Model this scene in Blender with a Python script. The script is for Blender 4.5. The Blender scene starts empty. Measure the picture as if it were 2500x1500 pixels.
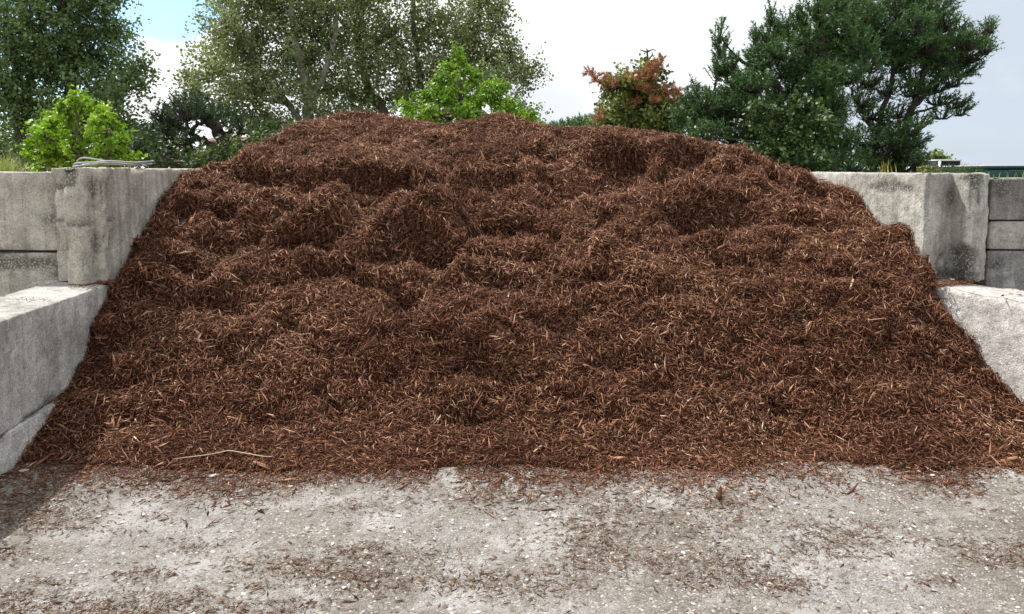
import bpy, bmesh, math
import numpy as np
from mathutils import Vector

rng = np.random.default_rng(7)
scene = bpy.context.scene
C = scene.collection

# ------------------------------------------------------------------ camera
F, CX, CY, HOR, EYE = 1900.0, 1250.0, 598.0, 415.0, 1.6      # pixels of a 2500 x 1500 frame
PITCH = math.atan((CY - HOR) / F)
cam = bpy.data.cameras.new('camera')
cam.sensor_width = 36.0
cam.lens = F / 2500 * 36
cam.shift_y = -(750 - CY) / 2500
cam.clip_start, cam.clip_end = 0.05, 2000
camo = bpy.data.objects.new('camera', cam)
C.objects.link(camo)
camo.location = (0, 0, EYE)
camo.rotation_euler = (math.pi / 2 - PITCH, 0, 0)
scene.camera = camo

# ------------------------------------------------------------------ light
SUN = Vector((-0.47, 0.33, 0.82)).normalized()               # towards the sun
el = math.asin(SUN.z)
az = math.atan2(SUN.x, SUN.y)
sl = bpy.data.lights.new('sun', 'SUN')
sl.energy = 4.4
sl.angle = math.radians(0.8)
sl.color = (1.0, 0.95, 0.87)
so = bpy.data.objects.new('sun', sl)
C.objects.link(so)
so.rotation_euler = SUN.to_track_quat('Z', 'Y').to_euler()
scene.view_settings.view_transform = 'Standard'
scene.view_settings.look = 'None'
scene.view_settings.exposure = 0.42
scene.view_settings.gamma = 1.0


def ray(px, py):
    x, y = (px - CX) / F, (CY - py) / F
    c, s = math.cos(PITCH), math.sin(PITCH)
    return np.array([x, y * s + c, y * c - s])


def at_y(px, py, Y):
    d = ray(px, py)
    return np.array([0, 0, EYE]) + d * (Y / d[1])


def at_z(px, py, z):
    d = ray(px, py)
    return np.array([0, 0, EYE]) + d * ((z - EYE) / d[2])


class NT:
    """small helper around a node tree"""
    def __init__(self, tree):
        self.t = tree
        tree.nodes.clear()

    def n(self, typ, **kw):
        nd = self.t.nodes.new(typ)
        for k, v in kw.items():
            if k.startswith('i_'):
                nd.inputs[k[2:].replace('_', ' ')].default_value = v
            else:
                setattr(nd, k, v)
        return nd

    def l(self, a, b):
        self.t.links.new(a, b)

    def ramp(self, fac, stops, interp='LINEAR'):
        r = self.n('ShaderNodeValToRGB')
        cr = r.color_ramp
        cr.interpolation = interp
        while len(cr.elements) < len(stops):
            cr.elements.new(0.5)
        for e, (p, c) in zip(cr.elements, stops):
            e.position = p
            e.color = (c[0], c[1], c[2], 1) if not isinstance(c, (int, float)) else (c, c, c, 1)
        self.l(fac, r.inputs[0])
        return r.outputs[0]

    def noise(self, vec, scale, detail=4, rough=0.55, dist=0.0):
        nd = self.n('ShaderNodeTexNoise')
        nd.inputs['Scale'].default_value = scale
        nd.inputs['Detail'].default_value = detail
        nd.inputs['Roughness'].default_value = rough
        nd.inputs['Distortion'].default_value = dist
        if vec is not None:
            self.l(vec, nd.inputs['Vector'])
        return nd.outputs[0]

    def math(self, op, a, b=None, clamp=False):
        nd = self.n('ShaderNodeMath', operation=op, use_clamp=clamp)
        for i, v in enumerate((a, b)):
            if v is None:
                continue
            if isinstance(v, (int, float)):
                nd.inputs[i].default_value = v
            else:
                self.l(v, nd.inputs[i])
        return nd.outputs[0]

    def mix(self, fac, a, b, blend='MIX'):
        nd = self.n('ShaderNodeMix', data_type='RGBA', blend_type=blend)
        for i, v in ((0, fac), (6, a), (7, b)):
            if isinstance(v, (int, float)):
                nd.inputs[i].default_value = v
            elif isinstance(v, tuple):
                nd.inputs[i].default_value = (v[0], v[1], v[2], 1)
            else:
                self.l(v, nd.inputs[i])
        return nd.outputs[2]


# ------------------------------------------------------------------ sky
world = bpy.data.worlds.new('World')
scene.world = world
world.use_nodes = True
w = NT(world.node_tree)
tc = w.n('ShaderNodeTexCoord')
sky = w.n('ShaderNodeTexSky', sky_type='NISHITA', sun_disc=False)
sky.sun_elevation = el
sky.sun_rotation = az
sky.air_density = 1.0
sky.dust_density = 1.2
mp = w.n('ShaderNodeMapping')
mp.inputs['Scale'].default_value = (1, 1, 2.0)
w.l(tc.outputs['Generated'], mp.inputs['Vector'])
SV = mp.outputs[0]


def dirmask(px, py, lo, hi, wob):
    d = ray(px, py)
    d = d / np.linalg.norm(d)
    dp = w.n('ShaderNodeVectorMath', operation='DOT_PRODUCT')
    w.l(tc.outputs['Generated'], dp.inputs[0])
    dp.inputs[1].default_value = tuple(d)
    v = w.math('ADD', dp.outputs['Value'], w.math('MULTIPLY', w.math('SUBTRACT', w.noise(SV, 7, 5), 0.5), wob))
    mr = w.n('ShaderNodeMapRange', interpolation_type='SMOOTHSTEP')
    w.l(v, mr.inputs[0])
    mr.inputs[1].default_value = lo
    mr.inputs[2].default_value = hi
    return mr.outputs[0]


# thin broken cloud over the whole sky; blue shows through at the breaks
cov = w.ramp(w.noise(SV, 1.6, 5, 0.55, 0.2), [(0.30, 0.0), (0.42, 1.0)])
hole = w.math('MAXIMUM', dirmask(400, -45, 0.9972, 0.9981, 0.0028), dirmask(-60, 10, 0.985, 0.992, 0.01))
cover = w.math('MULTIPLY', cov, w.math('SUBTRACT', 1.0, hole), clamp=True)
cl_n = w.noise(SV, 2.2, 6, 0.5)
cloud = w.ramp(cl_n, [(0.36, (8.2, 8.5, 8.9)), (0.48, (10.8, 10.9, 11.0))])
grey = dirmask(2620, 430, 0.90, 0.99, 0.16)
cloud = w.mix(grey, cloud, (5.6, 6.3, 7.2))
grey2 = dirmask(1330, 330, 0.9955, 0.9995, 0.004)
cloud = w.mix(grey2, cloud, (7.6, 8.0, 8.6))
skyc = w.mix(1.0, sky.outputs[0], (1.3, 1.6, 1.85), 'MULTIPLY')
col = w.mix(cover, skyc, cloud)
bg = w.n('ShaderNodeBackground')
bg.inputs['Strength'].default_value = 0.09
w.l(col, bg.inputs[0])
wo = w.n('ShaderNodeOutputWorld')
w.l(bg.outputs[0], wo.inputs[0])

# ------------------------------------------------------------------ numeric noise


def _hash(ix, iy, iz, seed):
    h = (ix.astype(np.int64) * 374761393 + iy.astype(np.int64) * 668265263 + iz.astype(np.int64) * 2147483647 + seed * 1274126177) & 0xFFFFFFFF
    h = ((h ^ (h >> 13)) * 1274126177) & 0xFFFFFFFF
    h = h ^ (h >> 16)
    return (h & 0xFFFFFF) / float(0x7FFFFF) - 1.0


def vnoise(p, seed=0):
    p = np.asarray(p, float)
    i = np.floor(p)
    f = p - i
    u = f * f * (3 - 2 * f)
    i = i.astype(np.int64)
    r = 0
    for dx in (0, 1):
        for dy in (0, 1):
            for dz in (0, 1):
                wgt = (u[:, 0] if dx else 1 - u[:, 0]) * (u[:, 1] if dy else 1 - u[:, 1]) * (u[:, 2] if dz else 1 - u[:, 2])
                r = r + wgt * _hash(i[:, 0] + dx, i[:, 1] + dy, i[:, 2] + dz, seed)
    return r


def fbm(p, octv=4, seed=0, gain=0.5):
    a, s, r = 1.0, 1.0, 0
    for k in range(octv):
        r = r + a * vnoise(np.asarray(p) * s + k * 17.3, seed + k)
        a *= gain
        s *= 2.03
    return r


def unit(v):
    return v / np.maximum(np.linalg.norm(v, axis=-1, keepdims=True), 1e-9)


# ------------------------------------------------------------------ mesh helpers
def np_mesh(name, V, tris=None, quads=None, attrs=None, smooth=False):
    me = bpy.data.meshes.new(name)
    V = np.asarray(V, np.float32)
    fl, starts, tot = [], [], 0
    if tris is not None and len(tris):
        t = np.asarray(tris, np.int32)
        fl.append(t.ravel())
        starts.append(np.arange(len(t), dtype=np.int32) * 3)
        tot = len(t) * 3
    if quads is not None and len(quads):
        q = np.asarray(quads, np.int32)
        fl.append(q.ravel())
        starts.append(tot + np.arange(len(q), dtype=np.int32) * 4)
    fl = np.concatenate(fl)
    st = np.concatenate(starts)
    me.vertices.add(len(V))
    me.vertices.foreach_set('co', V.ravel())
    me.loops.add(len(fl))
    me.loops.foreach_set('vertex_index', fl)
    me.polygons.add(len(st))
    me.polygons.foreach_set('loop_start', st)
    me.update(calc_edges=True)
    me.validate()
    if attrs:
        for k, a in attrs.items():
            at = me.attributes.new(k, 'FLOAT', 'POINT')
            at.data.foreach_set('value', np.asarray(a, np.float32))
    if smooth:
        me.polygons.foreach_set('use_smooth', np.ones(len(me.polygons), bool))
    return me


def link(name, me, mat=None, parent=None, **props):
    o = bpy.data.objects.new(name, me)
    C.objects.link(o)
    if mat is not None and me is not None and not me.materials:
        me.materials.append(mat)
    if parent is not None:
        o.parent = parent
    for k, v in props.items():
        o[k] = v
    return o


def thing(name, label, category, group=None):
    o = link(name, None)
    o['label'] = label
    o['category'] = category
    if group:
        o['group'] = group
    return o


class Buf:
    """collects triangles for one mesh"""
    def __init__(self):
        self.V, self.T, self.A, self.n = [], [], [], 0

    def add(self, V, T, a=0.5):
        V = np.asarray(V, float).reshape(-1, 3)
        self.V.append(V)
        self.T.append(np.asarray(T).reshape(-1, 3) + self.n)
        self.A.append(np.broadcast_to(np.asarray(a, float), (len(V),)) if np.ndim(a) == 0 else np.asarray(a, float))
        self.n += len(V)

    def tube(self, pts, rad, sides=6, a=0.5, wob=0.0):
        P = np.asarray(pts, float)
        R = np.broadcast_to(np.asarray(rad, float), (len(P),))
        T = unit(np.gradient(P, axis=0))
        ref = np.array([0.31, 0.95, 0.05])
        N = unit(np.cross(T, ref))
        B = np.cross(T, N)
        th = np.arange(sides) * 2 * math.pi / sides
        ring = P[:, None, :] + (N[:, None, :] * np.cos(th)[None, :, None] + B[:, None, :] * np.sin(th)[None, :, None]) * R[:, None, None]
        if wob:
            ring += rng.normal(0, 1, ring.shape) * wob * R[:, None, None]
        m = len(P)
        V = ring.reshape(-1, 3)
        i = np.arange(m - 1)[:, None] * sides
        j = np.arange(sides)[None, :]
        a0, b0 = i + j, i + (j + 1) % sides
        a1, b1 = a0 + sides, b0 + sides
        tr = np.concatenate([np.stack([a0, b0, b1], -1).reshape(-1, 3), np.stack([a0, b1, a1], -1).reshape(-1, 3)])
        self.add(V, tr, a)

    def build(self, name, mat, parent=None, smooth=False, **props):
        me = np_mesh(name, np.concatenate(self.V), tris=np.concatenate(self.T), attrs={'tint': np.concatenate(self.A)}, smooth=smooth)
        return link(name, me, mat, parent, **props)


def spline(pts, n):
    """smooth resample of a polyline"""
    P = np.asarray(pts, float)
    t = np.linspace(0, 1, len(P))
    q = np.linspace(0, 1, n)
    if len(P) < 3:
        return np.stack([np.interp(q, t, P[:, k]) for k in range(P.shape[1])], 1)
    m = np.gradient(P, t, axis=0)
    idx = np.clip(np.searchsorted(t, q, side='right') - 1, 0, len(P) - 2)
    h = (t[idx + 1] - t[idx])[:, None]
    s = ((q - t[idx])[:, None]) / h
    return ((2 * s**3 - 3 * s**2 + 1) * P[idx] + (s**3 - 2 * s**2 + s) * h * m[idx] + (-2 * s**3 + 3 * s**2) * P[idx + 1] + (s**3 - s**2) * h * m[idx + 1])


# ------------------------------------------------------------------ materials
def new_mat(name):
    m = bpy.data.materials.new(name)
    m.use_nodes = True
    t = NT(m.node_tree)
    out = t.n('ShaderNodeOutputMaterial')
    p = t.n('ShaderNodeBsdfPrincipled')
    t.l(p.outputs[0], out.inputs[0])
    return m, t, p, out


def bump(t, p, height, strength, dist):
    b = t.n('ShaderNodeBump')
    b.inputs['Strength'].default_value = strength
    b.inputs['Distance'].default_value = dist
    t.l(height, b.inputs['Height'])
    t.l(b.outputs[0], p.inputs['Normal'])


def tint_mat(name, stops, rough=0.7, spec=0.3, translucent=0.0, tcol=None, grain=None, vary=None):
    """colour per piece from its own tint value"""
    m, t, p, out = new_mat(name)
    at = t.n('ShaderNodeAttribute', attribute_name='tint')
    colr = t.ramp(at.outputs['Fac'], stops)
    geo = t.n('ShaderNodeNewGeometry')
    if vary:
        colr = t.mix(t.math('MULTIPLY', t.ramp(t.noise(geo.outputs['Position'], vary[0], 3), [(0.35, 0.0), (0.65, 1.0)]), vary[1]), colr, vary[2], 'MULTIPLY')
    if grain:
        colr = t.mix(0.6, colr, t.ramp(t.noise(geo.outputs['Position'], grain, 3), [(0.3, 0.55), (0.7, 1.25)]), 'MULTIPLY')
    t.l(colr, p.inputs['Base Color'])
    p.inputs['Roughness'].default_value = rough
    p.inputs['Specular IOR Level'].default_value = spec
    if translucent:
        tr = t.n('ShaderNodeBsdfTranslucent')
        t.l(t.mix(1.0, colr, tcol or (1.1, 1.25, 0.6), 'MULTIPLY'), tr.inputs[0])
        ms = t.n('ShaderNodeMixShader')
        ms.inputs[0].default_value = translucent
        t.l(p.outputs[0], ms.inputs[1])
        t.l(tr.outputs[0], ms.inputs[2])
        t.l(ms.outputs[0], out.inputs[0])
    return m


def concrete(name, base, dark, light, stain=0.5, scale=1.0):
    m, t, p, out = new_mat(name)
    geo = t.n('ShaderNodeNewGeometry')
    pos = geo.outputs['Position']
    st = t.n('ShaderNodeMapping')
    st.inputs['Scale'].default_value = (13, 13, 0.8)
    t.l(pos, st.inputs['Vector'])
    big = t.noise(pos, 2.3 * scale, 5, 0.6)
    c = t.ramp(big, [(0.33, dark), (0.5, base), (0.66, light)])
    streak = t.ramp(t.noise(st.outputs[0], 1.0, 4, 0.6), [(0.41, 0.48), (0.52, 1.0)])
    c = t.mix(stain, c, streak, 'MULTIPLY')
    med = t.ramp(t.noise(pos, 14, 5, 0.7), [(0.38, 0.62), (0.60, 1.15)])
    c = t.mix(0.55, c, med, 'MULTIPLY')
    fine = t.noise(pos, 90, 4, 0.7)
    c = t.mix(0.6, c, t.ramp(fine, [(0.38, 0.5), (0.58, 1.15)]), 'MULTIPLY')
    vo = t.n('ShaderNodeTexVoronoi')
    vo.inputs['Scale'].default_value = 34
    t.l(pos, vo.inputs['Vector'])
    pit = t.ramp(vo.outputs['Distance'], [(0.07, 0.0), (0.16, 1.0)])
    gate = t.ramp(t.noise(pos, 5, 3), [(0.46, 1.0), (0.58, 0.0)])
    pit2 = t.mix(gate, pit, (1, 1, 1), 'LIGHTEN')
    c = t.mix(0.6, c, t.mix(gate, pit, (1.0, 1.0, 1.0)), 'MULTIPLY')
    crk = t.n('ShaderNodeTexVoronoi', feature='DISTANCE_TO_EDGE')
    crk.inputs['Scale'].default_value = 1.7
    wv = t.n('ShaderNodeVectorMath', operation='ADD')
    nz_ = t.n('ShaderNodeTexNoise')
    nz_.inputs['Scale'].default_value = 6
    nz_.inputs['Detail'].default_value = 6
    t.l(pos, nz_.inputs['Vector'])
    t.l(pos, wv.inputs[0])
    t.l(nz_.outputs['Color'], wv.inputs[1])
    t.l(wv.outputs[0], crk.inputs['Vector'])
    c = t.mix(t.math('MULTIPLY', t.ramp(crk.outputs['Distance'], [(0.004, 0.55), (0.012, 0.0)]), gate), c, (0.10, 0.095, 0.085))
    # exposed aggregate where the surface has broken away
    at = t.n('ShaderNodeAttribute', attribute_name='broken')
    agg = t.n('ShaderNodeTexVoronoi')
    agg.inputs['Scale'].default_value = 60
    t.l(pos, agg.inputs['Vector'])
    aggc = t.ramp(agg.outputs['Distance'], [(0.12, tuple(1.0 * v for v in base)), (0.5, tuple(0.35 * v for v in dark))])
    c = t.mix(t.math('MULTIPLY', at.outputs['Fac'], 0.9, clamp=True), c, aggc)
    t.l(c, p.inputs['Base Color'])
    p.inputs['Roughness'].default_value = 0.92
    p.inputs['Specular IOR Level'].default_value = 0.2
    h = t.math('ADD', t.math('MULTIPLY', t.noise(pos, 22, 6, 0.7), 1.0), t.math('MULTIPLY', pit, 0.25))
    h = t.math('ADD', h, t.math('MULTIPLY', fine, 0.35))
    bump(t, p, h, 0.9, 0.02)
    return m


M = {}
M['conc_l'] = concrete('concrete_left', (0.52, 0.485, 0.42), (0.37, 0.34, 0.285), (0.62, 0.585, 0.52), 0.45)
M['conc_ll'] = concrete('concrete_pale', (0.50, 0.485, 0.455), (0.33, 0.315, 0.285), (0.62, 0.605, 0.58), 0.4)
M['conc_r'] = concrete('concrete_grey', (0.45, 0.435, 0.395), (0.32, 0.305, 0.275), (0.57, 0.555, 0.515), 0.4)
M['conc_rr'] = concrete('concrete_rose', (0.60, 0.575, 0.55), (0.47, 0.445, 0.42), (0.70, 0.68, 0.655), 0.25)
M['conc_d'] = concrete('concrete_weathered', (0.31, 0.30, 0.28), (0.19, 0.183, 0.17), (0.46, 0.45, 0.425), 0.5)

CHIP = [(0.0, (0.040, 0.0168, 0.0102)), (0.28, (0.104, 0.0435, 0.0250)), (0.60, (0.208, 0.094, 0.054)), (0.82, (0.355, 0.187, 0.111)), (0.94, (0.49, 0.315, 0.208)), (1.0, (0.64, 0.49, 0.35))]
M['chip'] = tint_mat('bark_mulch_pieces', CHIP, rough=0.7, spec=0.14)
M['chip_big'] = tint_mat('wood_chip_grain', CHIP, rough=0.7, spec=0.14, grain=160)


# ------------------------------------------------------------------ ground
def ground_height(X, Y):
    p = np.stack([X, Y, 0 * X], 1)
    m = np.clip((5.2 - np.abs(X)) / 1.5, 0, 1) * np.clip((9 - Y) / 2, 0, 1)
    return (0.012 * fbm(p * 1.3, 3, 41) + 0.0035 * fbm(p * 9, 3, 42)) * m


gx = np.concatenate([[-400, -150, -60, -25, -12, -8, -6], np.arange(-4.4, 4.401, 0.04), [6, 8, 12, 25, 60, 150, 400]])
gy = np.concatenate([[-300, -100, -30, -8, -1, 1], np.arange(1.8, 4.6, 0.035), [5.6, 6.4, 8, 12, 20, 40, 90, 200, 500, 900]])
GX, GY = np.meshgrid(gx, gy)
gv = np.stack([GX.ravel(), GY.ravel(), ground_height(GX.ravel(), GY.ravel())], 1)
nx, ny = len(gx), len(gy)
ii = (np.arange(ny - 1)[:, None] * nx + np.arange(nx - 1)[None, :]).ravel()
m, t, p, out = new_mat('compacted_gravel')
geo = t.n('ShaderNodeNewGeometry')
pos = geo.outputs['Position']
big = t.noise(pos, 1.1, 5, 0.6)
c = t.ramp(big, [(0.34, (0.24, 0.207, 0.175)), (0.5, (0.312, 0.286, 0.258)), (0.62, (0.38, 0.366, 0.35))])
c = t.mix(0.85, c, t.ramp(t.noise(pos, 26, 6, 0.75), [(0.3, 0.55), (0.68, 1.25)]), 'MULTIPLY')
vo = t.n('ShaderNodeTexVoronoi')
vo.inputs['Scale'].default_value = 110
t.l(pos, vo.inputs['Vector'])
c = t.mix(0.7, c, t.ramp(vo.outputs['Distance'], [(0.1, 1.15), (0.6, 0.5)]), 'MULTIPLY')
dust = t.ramp(t.noise(pos, 2.4, 6, 0.7), [(0.49, 0.0), (0.62, 0.62)])
c = t.mix(dust, c, (0.47, 0.465, 0.458))
t.l(c, p.inputs['Base Color'])
p.inputs['Roughness'].default_value = 0.95
p.inputs['Specular IOR Level'].default_value = 0.15
h = t.math('ADD', t.noise(pos, 60, 6, 0.75), t.math('MULTIPLY', vo.outputs['Distance'], -0.5))
bump(t, p, h, 0.8, 0.014)
M['gravel'] = m
link('ground', np_mesh('ground', gv, quads=np.stack([ii, ii + 1, ii + 1 + nx, ii + nx], 1), smooth=True), m, kind='structure')


m, t, p, out = new_mat('rough_grass')
geo = t.n('ShaderNodeNewGeometry')
t.l(t.ramp(t.noise(geo.outputs['Position'], 0.7, 6, 0.7), [(0.3, (0.05, 0.075, 0.02)), (0.55, (0.10, 0.12, 0.04)), (0.7, (0.17, 0.15, 0.07))]), p.inputs['Base Color'])
p.inputs['Roughness'].default_value = 1.0
bump(t, p, t.noise(geo.outputs['Position'], 9, 6, 0.8), 1.0, 0.15)
lawn = np.array([[-400, 12.6, 0.006], [400, 12.6, 0.006], [400, 880, 0.006], [-400, 880, 0.006]], float)
link('grass_field', np_mesh('grass_field', lawn, quads=[[0, 1, 2, 3]]), m, kind='structure')


# ------------------------------------------------------------------ concrete blocks
def block(name, plan, z0, z1, mat, label, seed=0, step=0.022, rnd=0.009, amp=0.004, chip=0.02, spall=(), taper=0.0, tilt=(0, 0), step_far=None, category='concrete block', group='stacked concrete blocks'):
    """plan: outline, counter-clockwise seen from above.  A cast block with worn edges."""
    P = np.asarray(plan, float)
    area = np.sum(P[:, 0] * np.roll(P[:, 1], -1) - np.roll(P[:, 0], -1) * P[:, 1])
    if area < 0:
        P = P[::-1]
    pts, cor = [], []
    n = len(P)
    for i in range(n):
        a, b = P[i], P[(i + 1) % n]
        L = np.linalg.norm(b - a)
        mid = (a + b) / 2
        stp = step if mid[1] < 8.2 and abs(mid[0]) < 4.5 else 0.2
        k = max(2, int(L / stp))
        for s in np.arange(k) / k:
            pts.append(a + (b - a) * s)
            cor.append(min(s, 1 - s) * L)
    pts, cor = np.array(pts), np.array(cor)
    # round the plan corners a little
    for _ in range(1):
        pts = pts * 0.5 + 0.25 * (np.roll(pts, 1, 0) + np.roll(pts, -1, 0))
    tang = unit(np.roll(pts, -1, 0) - np.roll(pts, 1, 0))
    nrm = np.stack([tang[:, 1], -tang[:, 0]], 1)
    H = z1 - z0
    zs = np.concatenate([[0, rnd * 0.35], np.linspace(rnd, H - rnd, max(4, int(H / step))), [H - rnd * 0.35, H]])
    ins = np.where(zs < rnd, (1 - np.sqrt(np.clip(1 - ((rnd - zs) / rnd)**2, 0, 1))) * rnd, 0)
    ins = np.where(zs > H - rnd, (1 - np.sqrt(np.clip(1 - ((zs - H + rnd) / rnd)**2, 0, 1))) * rnd, ins)
    m_ = len(pts)
    cen = pts.mean(0)
    V, E, B = [], [], []
    for z, inn in zip(zs, ins):
        q = pts - nrm * (inn + taper * z)
        V.append(np.column_stack([q, np.full(m_, z0 + z)]))
        E.append(np.minimum(np.minimum(z, H - z), cor + 0.0))
    for k in (0.006, 0.014, 0.024, 0.036, 0.05):
        q = pts - nrm * (rnd + k + taper * H)
        V.append(np.column_stack([q, np.full(m_, z1)]))
        E.append(np.full(m_, k))
    V, E = np.concatenate(V), np.concatenate(E)
    rows = len(zs) + 5
    Nn = np.concatenate([np.column_stack([nrm, np.zeros(m_)])] * len(zs) + [np.column_stack([nrm * 0, np.ones(m_)])] * 5)
    nz = fbm(V * 6, 4, seed) * amp * 1.0 + fbm(V * 38, 3, seed + 5) * amp * 0.6
    wear = np.clip(fbm(V * 5.5, 4, seed + 9) * 0.9 + 0.12, 0, 1) * np.exp(-E / 0.028)
    d = nz - chip * wear
    brk = np.clip(wear * 2.2 - 0.35, 0, 1)
    for (c0, rad, dep) in spall:
        dd = np.linalg.norm((V - np.asarray(c0)) / np.asarray(rad), axis=1) + 0.30 * fbm(V * 11, 4, seed + 20)
        mk = np.clip((1.0 - dd) / 0.22, 0, 1)
        d = d - mk * (dep + dep * 0.55 * fbm(V * 28, 4, seed + 30))
        brk = np.maximum(brk, mk)
    d[-m_:] = 0
    wear[-m_:] = 0
    V = V + Nn * d[:, None]
    V[:, 2] -= chip * 0.7 * wear * (V[:, 2] > (z0 + z1) / 2)
    i = np.arange(rows - 1)[:, None] * m_
    j = np.arange(m_)[None, :]
    a0, b0 = i + j, i + (j + 1) % m_
    quads = np.stack([a0, b0, b0 + m_, a0 + m_], -1).reshape(-1, 4)
    # close the top with a strip across (outline is a long narrow loop)
    top = np.arange(m_) + (rows - 1) * m_
    from mathutils.geometry import tessellate_polygon
    tr = np.array([[top[q] for q in tri] for tri in tessellate_polygon([[Vector((v[0], v[1], 0)) for v in V[top]]])])
    e1_, e2_ = V[tr[:, 1]] - V[tr[:, 0]], V[tr[:, 2]] - V[tr[:, 0]]
    flip = (e1_[:, 0] * e2_[:, 1] - e1_[:, 1] * e2_[:, 0]) < 0
    tr[flip] = tr[flip][:, ::-1]
    me = np_mesh(name, V, tris=tr, quads=quads, attrs={'broken': brk}, smooth=False)
    o = link(name, me, mat, label=label, category=category, group=group)
    return o


# left-hand walls
A = at_z(0, 1159, 0.0)[:2]
zt = 0.80
B = at_z(255, 697, zt)[:2]
A = at_z(0, 785, zt)[:2]
dl = unit((B - A)[None])[0]
nl = np.array([-dl[1], dl[0]])            # pointing away from the bay (left)
if nl[0] > 0:
    nl = -nl
LF = lambda s: A + dl * s                   # point of the left face, s metres past A


def strip(P0, P1, off0, off1, nrm):
    return [P0 + nrm * off0, P1 + nrm * off0, P1 + nrm * off1, P0 + nrm * off1]


G_ = 'concrete blocks of the left wall'
lend = LF(1.62)
block('concrete_block', strip(LF(-1.7), LF(4.2), 0.0, 0.46, nl), 0.20, 0.80, M['conc_ll'], 'long pale low concrete block left of the mulch, its flat top white with sun', 1, amp=0.005, chip=0.03, group=G_,
      spall=[((*LF(0.45), 0.2), (0.30, 0.30, 0.035), 0.02)])
block('concrete_block', strip(LF(-1.7), LF(4.2), -0.012, 0.48, nl), -0.05, 0.197, M['conc_ll'], 'pale concrete footing course on the ground under the low left block', 2, chip=0.025, group=G_)
pl = lambda px, py, z: at_z(px, py, z)[:2]
fA = pl(163, 697, zt)
fB = pl(205, 699, zt)
fC = pl(232, 695, zt) + np.array([0.0, 0.03])
fD = pl(262, 694, zt)
fE = np.array([LF(0)[0] + dl[0] * 1.55 + 0.006, fD[1] + 0.10])
back = LF(5.9)
stepL = [fA + np.array([-0.025, 0.12]), fA + np.array([-0.15, 0.14]), fA + np.array([-0.165, 0.42])]


def post_plan(y_end, sh=0.0):
    e = np.array([LF((y_end - A[1]) / dl[1])[0] + 0.012, y_end])
    return [np.array(fA) + (sh, sh), np.array(fB) + (0, sh), np.array(fC), np.array(fD) + (0, 0), fE, e, np.array([fA[0] - 0.165, y_end]), stepL[2], stepL[1], stepL[0]]


block('concrete_block', post_plan(6.19), 0.806, 1.615, M['conc_l'], 'tall grey concrete block of the left post, standing on the low block, cable on top', 4, amp=0.006, chip=0.04, group=G_,
      spall=[((fA[0] + 0.03, fA[1], 1.56), (0.12, 0.2, 0.10), 0.016), ((fA[0] + 0.10, fA[1], 1.225), (0.17, 0.12, 0.022), 0.014), ((fE[0] - 0.05, fE[1], 1.24), (0.12, 0.1, 0.014), 0.01), ((fA[0] - 0.13, fA[1] + 0.14, 1.25), (0.10, 0.1, 0.02), 0.012), ((fA[0] - 0.1, fA[1] + 0.14, 1.48), (0.12, 0.1, 0.03), 0.012)])
y1 = 6.205
e0 = np.array([LF((y1 - A[1]) / dl[1])[0] + 0.012, y1])
e1 = np.array([LF((9.6 - A[1]) / dl[1])[0] + 0.012, 9.6])
block('concrete_block', [e0, e1, e1 + (-0.5, 0), e0 + (-0.5, 0)], 0.806, 1.612, M['conc_l'], 'grey concrete block running back behind the left post into the mulch', 5, chip=0.03, group=G_)
yc = fA[1] + 0.24
xr = fA[0] - 0.168
block('concrete_block', [(xr, yc), (xr, yc + 0.45), (-6.5, yc + 0.55), (-6.5, yc + 0.1)], 1.018, 1.585, M['conc_l'], 'streaked concrete block at the left edge of the picture, upper of two', 6, chip=0.012, group=G_)
block('concrete_block', [(xr, yc - 0.01), (xr, yc + 0.45), (-6.5, yc + 0.55), (-6.5, yc + 0.09)], 0.0, 1.005, M['conc_l'], 'concrete block with a rough gravelly band at the left edge, lower of two', 7, chip=0.02, group=G_,
      spall=[((xr - 0.45, yc, 0.93), (0.62, 0.3, 0.062), 0.018)])

# right-hand walls
RB = at_z(2311, 703, zt)[:2]
RA = at_z(2500, 736, zt)[:2]
dr = unit((RB - RA)[None])[0]
nr = np.array([dr[1], -dr[0]])
if nr[0] < 0:
    nr = -nr
RF = lambda s: RA + dr * s
G_ = 'concrete blocks of the right wall'
block('concrete_block', strip(RF(-1.6), RF(1.0), 0.0, 0.40, nr), -0.05, 0.80, M['conc_rr'], 'pale low concrete block right of the mulch, its flat top white with sun', 11, amp=0.007, chip=0.05, rnd=0.03, group=G_)
qA = at_z(2256, 670, 0.85)[:2]
qA = np.array([at_y(2256, 560, 5.5)[0], 5.5])
qB = np.array([at_y(2316, 560, 5.66)[0], 5.66])
qC = np.array([at_y(2362, 560, 5.46)[0], 5.46])
qD = np.array([at_y(2392, 560, 5.45)[0], 5.45])
qE = np.array([at_y(2412, 560, 5.60)[0], 5.60])
block('concrete_block', [qA, np.array([qA[0] - 0.03, 6.9]), np.array([qA[0] - 0.02, 9.6]), np.array([qE[0], 9.6]), np.array([qE[0] + 0.02, 6.2]), qE, qD, qC, qB], 0.804, 1.575, M['conc_r'], 'rough grey concrete block with a vertical groove and a spalled foot, right of the mulch', 12, amp=0.007, chip=0.03, group=G_,
      spall=[((qC[0] - 0.02, qC[1] + 0.02, 0.90), (0.15, 0.2, 0.20), 0.035), ((qD[0] - 0.03, qD[1], 1.52), (0.09, 0.2, 0.08), 0.02), ((qA[0], 6.0, 1.47), (0.1, 0.36, 0.05), 0.008)])
yr = 5.58
x0 = qE[0] + 0.012
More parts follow.
